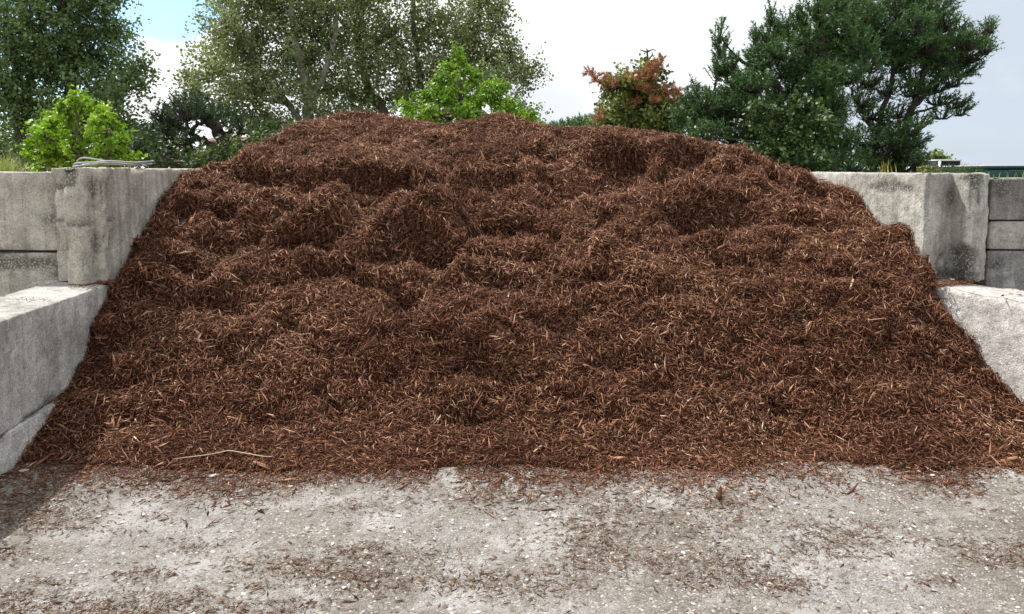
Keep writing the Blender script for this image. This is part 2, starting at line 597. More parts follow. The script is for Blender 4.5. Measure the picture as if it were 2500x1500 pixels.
for k, (za, zb, off, mt, lab, sp) in enumerate([
        (0.0, 1.020, 0.0, 'conc_d', 'dark weathered concrete block at the right edge, lowest of three', [((x0 + 0.42, yr, 0.9), (0.12, 0.2, 0.16), 0.012)]),
        (1.030, 1.235, 0.012, 'conc_r', 'narrow pale grey concrete course at the right edge, between two darker ones', []),
        (1.241, 1.540, 0.0, 'conc_d', 'dark stained concrete block at the right edge, topmost of three', [])]):
    block('concrete_block', [(x0, yr - off), (6.5, yr - off - 0.1), (6.5, yr + 0.4), (x0, yr + 0.45)], za, zb, M[mt], lab, 15 + k, chip=0.014, group=G_, spall=sp)

# ------------------------------------------------------------------ the mulch pile
PY = np.array([3.6, 3.98, 4.2, 4.5, 4.75, 5.0, 5.3, 5.6, 6.0, 6.4, 6.9, 7.3, 7.9, 8.5, 9.2])
PZ = np.array([-0.12, -0.018, 0.028, 0.10, 0.24, 0.45, 0.66, 0.82, 1.05, 1.27, 1.50, 1.68, 1.95, 2.22, 2.55])
prof = lambda Y: np.interp(Y, PY, PZ)
SIL = [(330, 440), (470, 420), (560, 395), (640, 352), (700, 318), (760, 290), (820, 272), (900, 274), (1000, 294), (1080, 308), (1140, 292), (1210, 270), (1270, 292), (1330, 312), (1420, 312), (1500, 323), (1570, 324), (1680, 346), (1780, 366), (1840, 392), (1890, 414), (1930, 430)]
cx_, cz_ = [], []
for px, py in SIL:
    ys = np.linspace(5.5, 9.2, 400)
    zz = np.array([at_y(px, py + 4, y)[2] for y in ys])
    k = np.argmin(np.abs(zz - prof(ys)))
    cx_.append(at_y(px, py, ys[k])[0])
    cz_.append(zz[k])
cx_, cz_ = np.array(cx_), np.array(cz_)
o_ = np.argsort(cx_)
cx_, cz_ = cx_[o_], cz_[o_]
kp = cx_ < 2.5
cx_, cz_ = np.append(cx_[kp], [2.52, 2.62, 3.0]), np.append(cz_[kp], [1.60, 1.46, 1.38])
crest = lambda X: np.interp(X, cx_, cz_)


def base_height(X, Y):
    a = prof(Y + 0.10 * np.sin(X * 1.1 + 0.5) * np.clip((Y - 4.3), 0, 1) + 0.02 * np.clip(np.abs(X) - 2.0, 0, 1))
    c_ = crest(X)
    over = np.maximum(a - c_, 0)
    a = np.where(a > c_, c_ - 0.10 * over, a)
    k = 0.05
    hh = np.clip(0.5 + 0.5 * (c_ - prof(Y)) / k, 0, 1)
    a = a + 0.24 * np.exp(-((X - 2.85) / 0.36)**2 - ((Y - 5.66) / 0.32)**2) + 0.06 * np.exp(-((X - 2.75) / 0.28)**2 - ((Y - 6.5) / 0.26)**2)
    back = np.clip((Y - 9.4) / 2.6, 0, 1)
    return a * (1 - back * 0.9) - 0.1 * back


def on_pile(px, py):
    ys = np.linspace(3.9, 9.0, 300)
    d = ray(px, py)
    P = np.array([0, 0, EYE]) + d[None] * (ys / d[1])[:, None]
    hz = base_height(P[:, 0], P[:, 1])
    below = np.where(P[:, 2] <= hz)[0]
    k = below[0] if len(below) else np.argmin(np.abs(P[:, 2] - hz))
    return P[k]


lips = [
    ([(430, 612), (520, 578), (640, 592), (760, 578), (900, 584), (1010, 588), (1090, 602), (1140, 640)], 0.125, 0.30),
    ([(560, 420), (640, 432), (760, 470), (880, 440), (1000, 446), (1085, 480)], 0.10, 0.40),
    ([(1085, 500), (1130, 462), (1250, 440), (1330, 470), (1366, 545)], 0.13, 0.30),
    ([(1290, 372), (1380, 392), (1470, 388), (1560, 392), (1630, 415)], 0.11, 0.34),
    ([(1590, 452), (1650, 402), (1750, 392), (1850, 420), (1905, 446), (1935, 490)], 0.13, 0.30),
    ([(1560, 478), (1640, 506), (1720, 512), (1800, 498), (1900, 486)], 0.08, 0.22),
    ([(1955, 470), (2030, 462), (2085, 475), (2112, 510)], 0.05, 0.2),
    ([(2040, 570), (2160, 552), (2220, 580), (2248, 620)], 0.06, 0.2),
    ([(1390, 690), (1480, 652), (1560, 690), (1640, 745)], 0.07, 0.25),
    ([(1140, 652), (1250, 628), (1330, 632), (1400, 655)], 0.06, 0.22),
    ([(590, 745), (700, 672), (850, 655), (980, 690), (1045, 735)], 0.075, 0.28),
    ([(220, 790), (330, 706), (450, 696), (560, 724), (640, 775)], 0.085, 0.28),
    ([(300, 640), (350, 560), (440, 520), (540, 505), (600, 560)], 0.10, 0.25),
    ([(380, 520), (460, 470), (560, 452), (620, 480)], 0.08, 0.2),
    ([(1690, 612), (1760, 602), (1850, 632), (1960, 604)], 0.055, 0.2),
    ([(1350, 765), (1420, 724), (1560, 722), (1700, 704)], 0.06, 0.22),
    ([(1750, 765), (1850, 742), (2000, 772), (2100, 734)], 0.05, 0.2),
    ([(1060, 748), (1150, 694), (1260, 704), (1340, 738)], 0.065, 0.22),
    ([(2060, 800), (2180, 770), (2300, 800), (2350, 850)], 0.05, 0.2),
    ([(2190, 900), (2280, 870), (2370, 905), (2400, 940)], 0.05, 0.16),
    ([(200, 960), (300, 925), (420, 940), (520, 985)], 0.04, 0.18),
    ([(1480, 1010), (1560, 985), (1640, 1000), (1700, 1040)], 0.035, 0.15),
]
LIPS = []
for poly, amp, r in lips:
    W = np.array([on_pile(*q) for q in poly])
    o_ = np.argsort(W[:, 0])
    LIPS.append((W[o_, 0], W[o_, 1], amp * (1.55 if len(LIPS) < 6 else 1.3), r))
for k in range(190):
    low = k < 130
    px = rng.uniform(220, 2420) if low else rng.uniform(480, 2150)
    py = rng.uniform(700, 1085) if low else rng.uniform(330, 700)
    wd = rng.uniform(0.10, 0.42)
    c0 = on_pile(px, py)
    sgn = rng.uniform(0.02, 0.16)
    tl = rng.normal(0, 0.45)
    xs = np.linspace(-wd, wd, 7)
    LIPS.append((c0[0] + xs, c0[1] + sgn * (xs / wd)**2 + tl * xs, rng.uniform(0.018, 0.048) * (0.8 if py > 980 else 1.1), rng.uniform(0.10, 0.2)))


FORMS = []                                   # broad hollows and buttresses of the face: x, y, radii, height
for px, py, rx_, ry_, hgt in [(700, 480, .35, .2, -.07), (960, 500, .5, .24, -.13), (1470, 450, .42, .26, -.15), (1150, 585, .22, .16, -.12), (1700, 535, .3, .15, -.11), (1040, 705, .2, .16, -.09),
                              (1250, 490, .2, .26, .13), (700, 545, .6, .16, .08), (1750, 420, .4, .18, .09), (1060, 575, .2, .14, .06), (480, 600, .3, .2, .05), (620, 690, .18, .12, -.08), (1980, 505, .3, .14, -.06), (1500, 590, .35, .2, .05), (430, 660, .25, .1, -.07)]:
    c_ = on_pile(px, py)
    FORMS.append((c_[0], c_[1], rx_, ry_, hgt))


def pile_height(X, Y):
    z = base_height(X, Y)
    q3 = np.stack([X, Y, 0 * X], 1) * 2.2
    wx_, wy_ = 0.10 * fbm(q3, 3, 101), 0.10 * fbm(q3, 3, 102)
    for fx, fy, rx_, ry_, hgt in FORMS:
        d2 = ((X + wx_ - fx) / rx_)**2 + ((Y + wy_ - fy) / ry_)**2
        z = z + hgt * np.exp(-d2**1.5)
    q = np.stack([X, Y, 0 * X], 1)
    wy = 0.09 * fbm(q * 2.4, 3, 61) + 0.018 * fbm(q * 10, 2, 62)
    foot = np.clip((Y - 4.02) / 0.5, 0.0, 1)
    add = 0
    for kk, (lx, ly, amp, r) in enumerate(LIPS):
        L = np.interp(X, lx, ly)
        tap = np.clip((X - lx[0]) / 0.14, 0, 1) * np.clip((lx[-1] - X) / 0.14, 0, 1)
        if lx[-1] - lx[0] > 0.5:
            tap = tap * np.clip(0.72 + 1.1 * vnoise(np.stack([X * 3.3 + kk * 7.7, Y * 0.8, 0 * X], 1), 90), 0.05, 1.3)
        d = Y + wy - L
        add = add + 1.2 * amp * tap * np.tanh(d / 0.028) * np.exp(-np.abs(d) / np.where(d > 0, r, r * 0.75))
    z = z + add * foot
    z = z + foot * np.clip((8.0 - Y) / 0.8, 0.1, 1) * 0.055 * fbm(np.stack([X * 1.5 + 0.25 * Y, Y * 0.5, 0 * X], 1), 3, 71)
    z = z + foot * (0.035 * fbm(q * 3.1, 4, 63) + 0.014 * fbm(q * 15, 3, 64))
    cr = crest(X) + 0.012 * fbm(q * 5, 2, 69)
    z = np.where(z > cr, cr + 0.12 * (z - cr), z)
    z = z + (1 - foot) * (0.026 * fbm(q * 1.9, 4, 66) + 0.006 * fbm(q * 14, 2, 67))
    return z


NU, NV = 310, 330
yv = np.concatenate([np.linspace(3.7, 8.6, 295), np.linspace(8.65, 12.4, NV - 295)])
YY = np.repeat(yv[:, None], NU, 1)
xl = np.array([LF((y - A[1]) / dl[1])[0] for y in yv]) - 0.03
xr_ = np.where(yv < RB[1] + 0.1, np.array([RF((y - RA[1]) / dr[1])[0] for y in yv]) + 0.05, qA[0] + 0.05)
xr_ = np.minimum(xr_, 3.75)
xr_ = np.maximum(xr_, qA[0] + 0.03)
u = np.linspace(0, 1, NU)
XX = xl[:, None] * (1 - u) + xr_[:, None] * u
ZZ = pile_height(XX.ravel(), YY.ravel()).reshape(XX.shape)
# a little lip overhang: push rims of steep steps towards the viewer
PV = np.stack([XX, YY, ZZ], -1)
n0 = unit(np.cross(np.gradient(PV, axis=1), np.gradient(PV, axis=0))).reshape(-1, 3)
q_ = PV.reshape(-1, 3)
wq = q_ + 0.10 * np.stack([fbm(q_ * 3, 2, 81), fbm(q_ * 3, 2, 82), fbm(q_ * 3, 2, 83)], 1)
clod = 0.095 * (0.35 - np.abs(fbm(wq * 2.6, 2, 84))) + 0.062 * (0.35 - np.abs(fbm(wq * 6.2, 2, 85))) + 0.028 * (0.35 - np.abs(fbm(wq * 15, 2, 86)))
ft = np.clip((q_[:, 1] - 4.0) / 0.6, 0, 1) * np.clip(0.6 + 0.4 * (q_[:, 1] - 5.0) / 0.8, 0.6, 1) * np.clip((8.6 - q_[:, 1]) / 1.2, 0.45, 1)
side = np.clip((q_[:, 0] - np.repeat(xl, NU)) / 0.2, 0.25, 1) * np.clip((np.repeat(xr_, NU) - q_[:, 0]) / 0.2, 0.25, 1)
PV = (q_ + (n0 * 0.8 + np.array([0, -0.35, 0.0])) * (clod * ft * side)[:, None]).reshape(PV.shape)
ZZ = PV[..., 2]
du = np.gradient(PV, axis=1)
dv = np.gradient(PV, axis=0)
PN = unit(np.cross(du, dv))
ii = (np.arange(NV - 1)[:, None] * NU + np.arange(NU - 1)[None, :]).ravel()
m, t, p, out = new_mat('mulch_body')
geo = t.n('ShaderNodeNewGeometry')
pos = geo.outputs['Position']
c = t.ramp(t.noise(pos, 75, 5, 0.8, 1.5), [(0.34, (0.026, 0.0105, 0.0065)), (0.5, (0.068, 0.028, 0.0162)), (0.66, (0.14, 0.061, 0.035))])
t.l(c, p.inputs['Base Color'])
p.inputs['Roughness'].default_value = 1.0
p.inputs['Specular IOR Level'].default_value = 0.03
bump(t, p, t.noise(pos, 60, 5, 0.8, 1.0), 1.0, 0.03)
pile = link('mulch_pile', np_mesh('mulch_pile', PV.reshape(-1, 3), quads=np.stack([ii, ii + 1, ii + 1 + NU, ii + NU], 1), smooth=True), m,
            label='big heap of shredded brown bark mulch heaped between the concrete walls', category='mulch pile')


def spindles(buf, P, a, wd, nn, L, W, T, bend, tint, blunt=False):
    """splinters: pointed or blunt slivers of wood"""
    n = len(P)
    L, W, T, bend = (np.asarray(x)[:, None] for x in (L, W, T, bend))
    if not blunt:
        V = np.stack([P - a * L / 2 - nn * bend, P + wd * W / 2, P - wd * W / 2, P + nn * T, P + a * L / 2 - nn * bend], 1)
        T_ = np.array([[0, 1, 3], [0, 3, 2], [0, 2, 1], [4, 3, 1], [4, 2, 3], [4, 1, 2]])
        k = 5
    else:
        s = rng.uniform(0.5, 1.0, (n, 1))
        V = np.stack([P - a * L / 2 + wd * W / 2 - nn * bend, P - a * L / 2 - wd * W / 2 * s - nn * bend, P - a * L / 2 + nn * T - nn * bend,
                      P + a * L / 2 + wd * W / 2 * s - nn * bend, P + a * L / 2 - wd * W / 2 - nn * bend, P + a * L / 2 + nn * T - nn * bend], 1)
        T_ = np.array([[0, 3, 5], [0, 5, 2], [1, 2, 5], [1, 5, 4], [0, 1, 4], [0, 4, 3], [0, 2, 1], [3, 4, 5]])
        k = 6
    idx = (np.arange(n)[:, None, None] * k + T_[None]).reshape(-1, 3)
    buf.add(V.reshape(-1, 3), idx, np.repeat(tint, k))


def frames(N, tilt):
    n = len(N)
    r = unit(rng.normal(0, 1, (n, 3)))
    a = unit(r - N * np.sum(r * N, 1, keepdims=True))
    a = unit(a + N * rng.normal(0, tilt, (n, 1)))
    wd = unit(np.cross(N, a) + N * rng.normal(0, 0.45, (n, 1)))
    return a, wd, unit(np.cross(a, wd))


# sample points on the pile (front slope only)
ra, rb = NV - 1, NU - 1
q0, q1, q2 = PV[:-1, :-1], PV[:-1, 1:], PV[1:, :-1]
ar = np.linalg.norm(np.cross(q1 - q0, q2 - q0), axis=-1)
Yc = YY[:-1, :-1]
ar = ar * (Yc > 3.86) * (ZZ[:-1, :-1] > -0.004) * (Yc < 9.2)
vis = np.sum(PN[:-1, :-1] * (np.array([0, 0, EYE]) - q0), -1)
ar = ar * np.where(vis > -0.4, 1, 0.15) * np.where(Yc > 8.4, 0.5, 1)


def sample_pile(n):
    cs = np.cumsum(ar.ravel())
    k = np.searchsorted(cs, rng.uniform(0, cs[-1], n))
    i, j = k // rb, k % rb
    s, tt = rng.uniform(0, 1, (n, 1)), rng.uniform(0, 1, (n, 1))
    P = PV[i, j] * (1 - s) * (1 - tt) + PV[i, j + 1] * s * (1 - tt) + PV[i + 1, j] * (1 - s) * tt + PV[i + 1, j + 1] * s * tt
    return P, PN[i, j]


def chip_tints(P, n, seed=0):
    patch = fbm(P * 2.2, 3, 70 + seed) * 0.15
    v = rng.beta(1.5, 1.8, n) * 0.95 + patch
    pale = rng.random(n) < 0.014
    v = np.where(pale, rng.uniform(0.86, 0.97, n), v)
    return np.clip(v, 0.02, 1)


buf = Buf()
n = 204000
P, N = sample_pile(n)
a, wd, nn = frames(N, 0.38)
L = rng.lognormal(math.log(0.042), 0.42, n) * (1 + 0.06 * (P[:, 1] - 4))
W = L * rng.uniform(0.04, 0.12, n) + 0.0013
spindles(buf, P + N * rng.uniform(0.0, 0.03, (n, 1)), a, wd, nn, L, W, W * 0.6, L * rng.normal(0, 0.11, n), chip_tints(P, n))
n = 20000
P, N = sample_pile(n)
a, wd, nn = frames(N, 0.22)
L = rng.lognormal(math.log(0.034), 0.38, n)
W = rng.uniform(0.004, 0.010, n)
spindles(buf, P + N * rng.uniform(0.002, 0.024, (n, 1)), a, wd, nn, L, W, W * 0.35, L * rng.normal(0, 0.05, n), np.clip(chip_tints(P, n) + 0.08, 0, 1), blunt=True)
# thinning fringe in front of the toe
n = 19000
Xs = rng.uniform(-2.75, 3.6, n)
xg_, yg_ = np.linspace(-2.9, 3.7, 160), np.linspace(3.72, 4.7, 90)
gX, gY = np.meshgrid(xg_, yg_)
up_ = (pile_height(gX.ravel(), gY.ravel()) > ground_height(gX.ravel(), gY.ravel()) + 0.012).reshape(gX.shape)
last = np.array([yg_[np.where(~up_[:, k])[0][-1]] if (~up_[:, k]).any() else 3.9 for k in range(len(xg_))])
toe = np.interp(Xs, xg_, last) + 0.05              # where the body of the pile leaves the ground
Ys = toe - np.abs(rng.normal(0, 0.17, n)) * (1 + 0.8 * vnoise(np.stack([Xs * 2.3, 0 * Xs, 0 * Xs], 1), 96))
ok = Xs > np.array([LF((y - A[1]) / dl[1])[0] for y in Ys]) + 0.03
Xs, Ys = Xs[ok], Ys[ok]
n = len(Xs)
zs_ = np.maximum(ground_height(Xs, Ys), pile_height(Xs, Ys)) + rng.uniform(0.001, 0.012, n)
N = np.repeat([[0, -0.1, 1.0]], n, 0)
a, wd, nn = frames(N, 0.15)
P = np.stack([Xs, Ys, zs_], 1)
L = rng.lognormal(math.log(0.034), 0.45, n)
W = L * rng.uniform(0.05, 0.14, n) + 0.0012
spindles(buf, P, a, wd, nn, L, W, W * 0.6, L * rng.normal(0, 0.08, n), chip_tints(P, n))
buf.build('bark_shreds', M['chip'], pile, kind='stuff')

# the largest pieces, one by one
big_meshes, dull_meshes = [], []
LITTER = [(0, (0.05, 0.026, 0.017)), (0.35, (0.12, 0.066, 0.042)), (0.7, (0.23, 0.145, 0.098)), (1.0, (0.42, 0.31, 0.22))]
M['litter'] = tint_mat('weathered_shreds', LITTER, rough=0.8, spec=0.2)
M['litter_big'] = tint_mat('weathered_chip_grain', LITTER, rough=0.8, spec=0.2, grain=160)
for k in range(20):
    b = Buf()
    L, W, T = 1.0, rng.uniform(0.10, 0.24), rng.uniform(0.04, 0.08)
    m_ = 4
    rows_ = []
    for s in np.linspace(-0.5, 0.5, m_):
        j = rng.uniform(0.75, 1.1)
        e = 0.55 if abs(s) > 0.45 else 1.0
        bz = -0.10 * s * s + rng.normal(0, 0.01)
        y0 = rng.normal(0, 0.015)
        rows_.append([(s, y0 - W / 2 * j * e, bz), (s + rng.normal(0, 0.03), y0 + W / 2 * j, bz), (s, y0 + W / 2 * j * e, bz + T), (s + rng.normal(0, 0.02), y0 - W / 2 * j, bz + T)])
    V = np.array(rows_).reshape(-1, 3)
    tr = []
    for r_ in range(m_ - 1):
        for c_ in range(4):
            a0, b0 = r_ * 4 + c_, r_ * 4 + (c_ + 1) % 4
            tr += [[a0, b0, b0 + 4], [a0, b0 + 4, a0 + 4]]
    tr += [[0, 2, 1], [0, 3, 2], [12, 13, 14], [12, 14, 15]]
    me = np_mesh('wood_chip', V, tris=tr, attrs={'tint': np.full(16, np.clip(rng.normal(0.74, 0.12), 0.5, 0.99))})
    me.materials.append(M['chip_big'] if k < 14 else M['litter_big'])
    (big_meshes if k < 14 else dull_meshes).append(me)


def place_chip(P, N, L, parent=None, flat=0.25, me=None, slim=1.0):
    a, wd, nn = frames(N[None], flat)
    a, wd, nn = a[0], wd[0], nn[0]
    if np.dot(nn, N) < 0:
        nn, wd = -nn, -wd
    o = bpy.data.objects.new('wood_chip', me or big_meshes[rng.integers(len(big_meshes))])
    C.objects.link(o)
    from mathutils import Matrix
    wv = rng.uniform(0.8, 1.3) * slim
    nn = nn * slim
    o.matrix_world = Matrix(((a[0] * L, wd[0] * L * wv, nn[0] * L, P[0]), (a[1] * L, wd[1] * L * wv, nn[1] * L, P[1]), (a[2] * L, wd[2] * L * wv, nn[2] * L, P[2]), (0, 0, 0, 1)))
    if parent is not None:
        o.parent = parent
    return o


P, N = sample_pile(260)
for k in range(260):
    place_chip(P[k] + N[k] * 0.016, N[k], rng.uniform(0.055, 0.105), pile, slim=0.8)

exec_trees = True
# ------------------------------------------------------------------ foliage helpers
def in_ellipsoid(n, c0, r, shell=0.45):
    d = unit(rng.normal(0, 1, (n, 3)))
    s = rng.uniform(shell**3, 1, (n, 1))**(1 / 3)
    return c0 + d * s * r


def leaf_quads(buf, P, out, size, tint, up=0.5, aspect=0.8, droop=0.3):
    n = len(P)
    nrm = unit(rng.normal(0, 1, (n, 3)) * 0.9 + np.array([0, 0, up]) + out * 0.5)
    r = unit(rng.normal(0, 1, (n, 3)) + np.array([0, 0, -droop]))
    a = unit(r - nrm * np.sum(r * nrm, 1, keepdims=True))
    b = np.cross(nrm, a)
    s = np.asarray(size)[:, None]
    fold = nrm * s * 0.10
    V = np.stack([P, P + a * s * 0.45 + b * s * aspect / 2 + fold, P + a * s, P + a * s * 0.45 - b * s * aspect / 2 + fold], 1)
    T_ = np.array([[0, 1, 2], [0, 2, 3]])
    buf.add(V.reshape(-1, 3), (np.arange(n)[:, None, None] * 4 + T_[None]).reshape(-1, 3), np.repeat(tint, 4))


def clump_ell(px, py, Y, rx, ry, dY=0.0, depth=None):
    c0 = at_y(px, py, Y + dY)
    s = (Y + dY) / F
    r = np.array([rx * s, (depth if depth else max(rx, ry) * s), ry * s])
    return c0, r


def path_pts(pix, Y):
    return np.array([at_y(q[0], q[1], Y + (q[2] if len(q) > 2 else 0)) for q in pix])


def limb_system(buf, stems, Y, ends, r_thin=0.012, sides=7, tint=0.5):
    """trunks, then a curved branch from the nearest stem point to each clump centre"""
    allp, allr = [], []
    for pix, r0, r1 in stems:
        P = path_pts(pix, Y)
        Q = spline(P, max(10, len(P) * 7))
        Q[1:-1] += rng.normal(0, 0.02, Q[1:-1].shape)
        R = np.linspace(r0, r1, len(Q))
        buf.tube(Q, R, sides, tint, 0.06)
        allp.append(Q)
        allr.append(R)
    S, R = np.concatenate(allp), np.concatenate(allr)
    for e, er in ends:
        cost = np.linalg.norm(S - e, axis=1) + 1.1 * np.maximum(S[:, 2] - e[2] + 0.25, 0)
        k = int(np.argmin(cost))
        b0 = S[k]
        L = np.linalg.norm(e - b0)
        mid = b0 * 0.5 + e * 0.5 + np.array([0, 0, -0.06 * L]) + rng.normal(0, 0.05 * L, 3)
        q = spline([b0, mid, e], 8)
        buf.tube(q, np.linspace(min(R[k] * 0.6, er), r_thin, 8), 5, tint)
    return S


def broadleaf(name, label, Y, stems, clumps, leaf, mat, bark, n_per=1.0, group=None, sub=9, category='tree', aspect=0.85, sig=0.16, crown='crown', up=0.5, part_leaves=0):
    root = thing(name, label, category, group)
    tb, lb = Buf(), Buf()
    ends = []
    parts = []
    for cl in clumps:
        px, py, rx, ry = cl[:4]
        dY = cl[4] if len(cl) > 4 else rng.normal(0, 0.4)
        dens = cl[5] if len(cl) > 5 else 1.0
        c0, r = clump_ell(px, py, Y, rx, ry, dY)
        ends.append((c0, 0.06))
        vol = r[0] * r[2]
        ns = max(4, int(sub * vol * 9 * dens))
        cen = in_ellipsoid(ns, c0, r, 0.25)
        for q in cen[: 60]:
            k0 = c0 + (q - c0) * 0.1
            md = (k0 + q) / 2 + rng.normal(0, 0.05, 3)
            tb.tube(spline([k0, md, q], 5), np.linspace(0.014, 0.004, 5), 3, 0.5)
        nl_ = int(46 * n_per)
        # every spray of leaves follows its own twig
        tw = unit((cen - c0) / r + rng.normal(0, 0.5, cen.shape) + np.array([0, 0, 0.35]))
        tpos = rng.uniform(-1, 1, (ns, nl_, 1))
        P = cen[:, None, :] + tw[:, None, :] * tpos * sig * 1.9 + np.clip(rng.normal(0, sig * 0.40, (ns, nl_, 3)), -sig * 0.8, sig * 0.8)
        P = P.reshape(-1, 3)
        e0_, e1_ = cen - tw * sig * 2.2, cen + tw * sig * 1.9
        sd_ = unit(np.cross(tw, [0.3, 1.0, 0.2])) * leaf * 0.07
        up_ = unit(np.cross(tw, sd_)) * leaf * 0.07
        tb.add(np.stack([e0_ - sd_, e0_ + sd_, e0_ + up_, e1_], 1).reshape(-1, 3), (np.arange(ns)[:, None, None] * 4 + np.array([[0, 1, 3], [1, 2, 3], [2, 0, 3]])[None]).reshape(-1, 3), 0.4)
        o = unit(P - c0)
        tint = np.clip(np.repeat(rng.normal(0.5, 0.17, ns), nl_) + rng.normal(0, 0.16, ns * nl_), 0, 1)
        sz = rng.uniform(0.65, 1.2, len(P)) * leaf
        leaf_quads(lb, P, o, sz, tint, aspect=aspect, up=up)
        parts.append((P, o))
    limb_system(tb, stems, Y, ends)
    tb.build('trunk', bark, root)
    lb.build(crown, mat, root, kind='stuff')
    if part_leaves:
        P = np.concatenate([q[0] for q in parts])
        O = np.concatenate([q[1] for q in parts])
        w_ = np.maximum(-O[:, 1], 0) + 0.05
        k = rng.choice(len(P), part_leaves, replace=False, p=w_ / w_.sum())
        from mathutils import Matrix
        mes = []
        for v in range(5):
            b = Buf()
            V = [(0, 0, 0), (0.25, 0.32, 0.05), (0.6, 0.36, 0.07), (1, 0, -0.06), (0.6, -0.36, 0.07), (0.25, -0.32, 0.05), (0.5, 0, -0.02)]
            b.add(np.array(V) + rng.normal(0, 0.02, (7, 3)), [[0, 6, 1], [1, 6, 2], [2, 6, 3], [3, 6, 4], [4, 6, 5], [5, 6, 0]], 0.45 + 0.12 * v)
            me = np_mesh('leaf', np.concatenate(b.V), tris=np.concatenate(b.T), attrs={'tint': np.concatenate(b.A)}, smooth=True)
            me.materials.append(mat)
            mes.append(me)
        for q in k:
            z = unit((O[q] * 0.8 + np.array([0, -0.4, 0.6]) + rng.normal(0, 0.4, 3))[None])[0]
            a_ = rng.normal(0, 1, 3)
            a_ = unit((a_ - z * a_.dot(z))[None])[0]
            b_ = np.cross(z, a_)
            s = leaf * rng.uniform(0.85, 1.15)
            ob = bpy.data.objects.new('leaf', mes[rng.integers(5)])
            C.objects.link(ob)
            pp = P[q] + O[q] * 0.04
            ob.matrix_world = Matrix([[a_[i] * s, b_[i] * s, z[i] * s, pp[i]] for i in range(3)] + [[0, 0, 0, 1]])
            ob.parent = root
    return root


def needles(buf, cen, axis, length, nneed, nl_, tint, width=0.012):
    """bottle-brush shoots of a pine"""
    n = len(cen)
    tpos = rng.uniform(0, 1, (n, nneed, 1))
    base = cen[:, None, :] + axis[:, None, :] * tpos * np.asarray(length)[:, None, None]
    r = unit(rng.normal(0, 1, (n, nneed, 3)))
    d = unit(r + axis[:, None, :] * 0.75)
    L = nl_ * rng.uniform(0.7, 1.15, (n, nneed, 1))
    side = unit(np.cross(d, rng.normal(0, 1, (n, nneed, 3))))
    V = np.stack([base - side * width / 2, base + side * width / 2, base + d * L], 2).reshape(-1, 3)
    T_ = np.arange(n * nneed * 3).reshape(-1, 3)
    tt = np.repeat(tint, nneed * 3) + np.repeat(rng.normal(0, 0.08, n * nneed), 3)
    buf.add(V, T_, np.clip(tt, 0, 1))


def pine(name, label, Y, stems, clumps, mat, bark, lean=(0, 0, 1), shoots=70, nneed=26, slen=0.20, nl_=0.11, width=0.014, group=None, category='tree', extra=None):
    root = thing(name, label, category, group)
    tb, nb = Buf(), Buf()
    ends = []
    for cl in clumps:
        px, py, rx, ry = cl[:4]
        dY = cl[4] if len(cl) > 4 else rng.normal(0, 0.6)
        dens = cl[5] if len(cl) > 5 else 1.0
        c0, r = clump_ell(px, py, Y, rx * 0.95, ry * 0.92, dY)
        c0[2] -= 0.4 * slen
        r[1] = max(min(r[1], 0.9), 0.25)
        ends.append((c0, 0.05))
        ns = max(6, int(shoots * r[0] * r[2] * dens))
        cen = in_ellipsoid(ns, c0, r, 0.3)
        out = (cen - c0) / r
        ax = unit(out * 0.55 + np.asarray(lean) * 0.9 + rng.normal(0, 0.28, cen.shape))
        ln = slen * rng.uniform(0.7, 1.4, ns)
        tint = np.clip(rng.normal(0.45, 0.16, ns), 0, 1)
        needles(nb, cen, ax, ln, nneed, nl_, tint, width)
        for q, a_ in zip(cen[:40], ax[:40]):
            k0 = c0 + (q - c0) * 0.15 - np.array([0, 0, 0.12])
            tb.tube(spline([k0, (k0 + q) / 2 - (0, 0, 0.05), q, q + a_ * 0.12], 5), np.linspace(0.016, 0.006, 5) * slen / 0.2, 3, 0.5)
    limb_system(tb, stems, Y, [(e_, 0.05 * slen / 0.2) for e_, _ in ends], r_thin=0.016 * slen / 0.2)
    tb.build('trunk', bark, root)
    nb.build('crown', mat, root, kind='stuff')
    return root


def leafmat(name, a, b, c, rough=0.5, tr=0.28, spec=0.4, tcol=None):
    return tint_mat(name, [(0.1, a), (0.5, b), (0.92, c)], rough=rough, spec=spec, translucent=tr, tcol=tcol)


M['bark'] = tint_mat('tree_bark', [(0, (0.10, 0.085, 0.065)), (1, (0.13, 0.11, 0.085))], rough=0.9, spec=0.2, grain=25)
M['bark_pale'] = tint_mat('poplar_bark', [(0, (0.22, 0.21, 0.165)), (1, (0.28, 0.27, 0.22))], rough=0.9, spec=0.2, grain=18)
M['bark_dark'] = tint_mat('pine_bark', [(0, (0.05, 0.042, 0.036)), (1, (0.06, 0.05, 0.042))], rough=0.95, spec=0.15, grain=20)
M['poplar_a'] = leafmat('poplar_leaf_dark', (0.065, 0.11, 0.042), (0.13, 0.195, 0.072), (0.235, 0.305, 0.14), tr=0.42)
M['poplar_b'] = leafmat('poplar_leaf_olive', (0.11, 0.145, 0.055), (0.20, 0.245, 0.105), (0.33, 0.37, 0.20), tr=0.4)
M['lime'] = leafmat('lime_leaf', (0.10, 0.20, 0.010), (0.185, 0.32, 0.015), (0.31, 0.45, 0.025), rough=0.45, tr=0.38)
M['lime2'] = leafmat('lime_tree_leaf', (0.075, 0.165, 0.010), (0.14, 0.265, 0.014), (0.25, 0.39, 0.025), rough=0.45, tr=0.36)
M['bush'] = leafmat('bush_leaf', (0.02, 0.042, 0.014), (0.042, 0.078, 0.022), (0.12, 0.17, 0.04), tr=0.25)
M['ivy'] = leafmat('ivy_leaf', (0.02, 0.045, 0.011), (0.045, 0.088, 0.019), (0.11, 0.17, 0.038), tr=0.2)
M['ivy_olive'] = leafmat('ivy_leaf_olive', (0.075, 0.098, 0.022), (0.15, 0.185, 0.045), (0.29, 0.33, 0.09), tr=0.2)
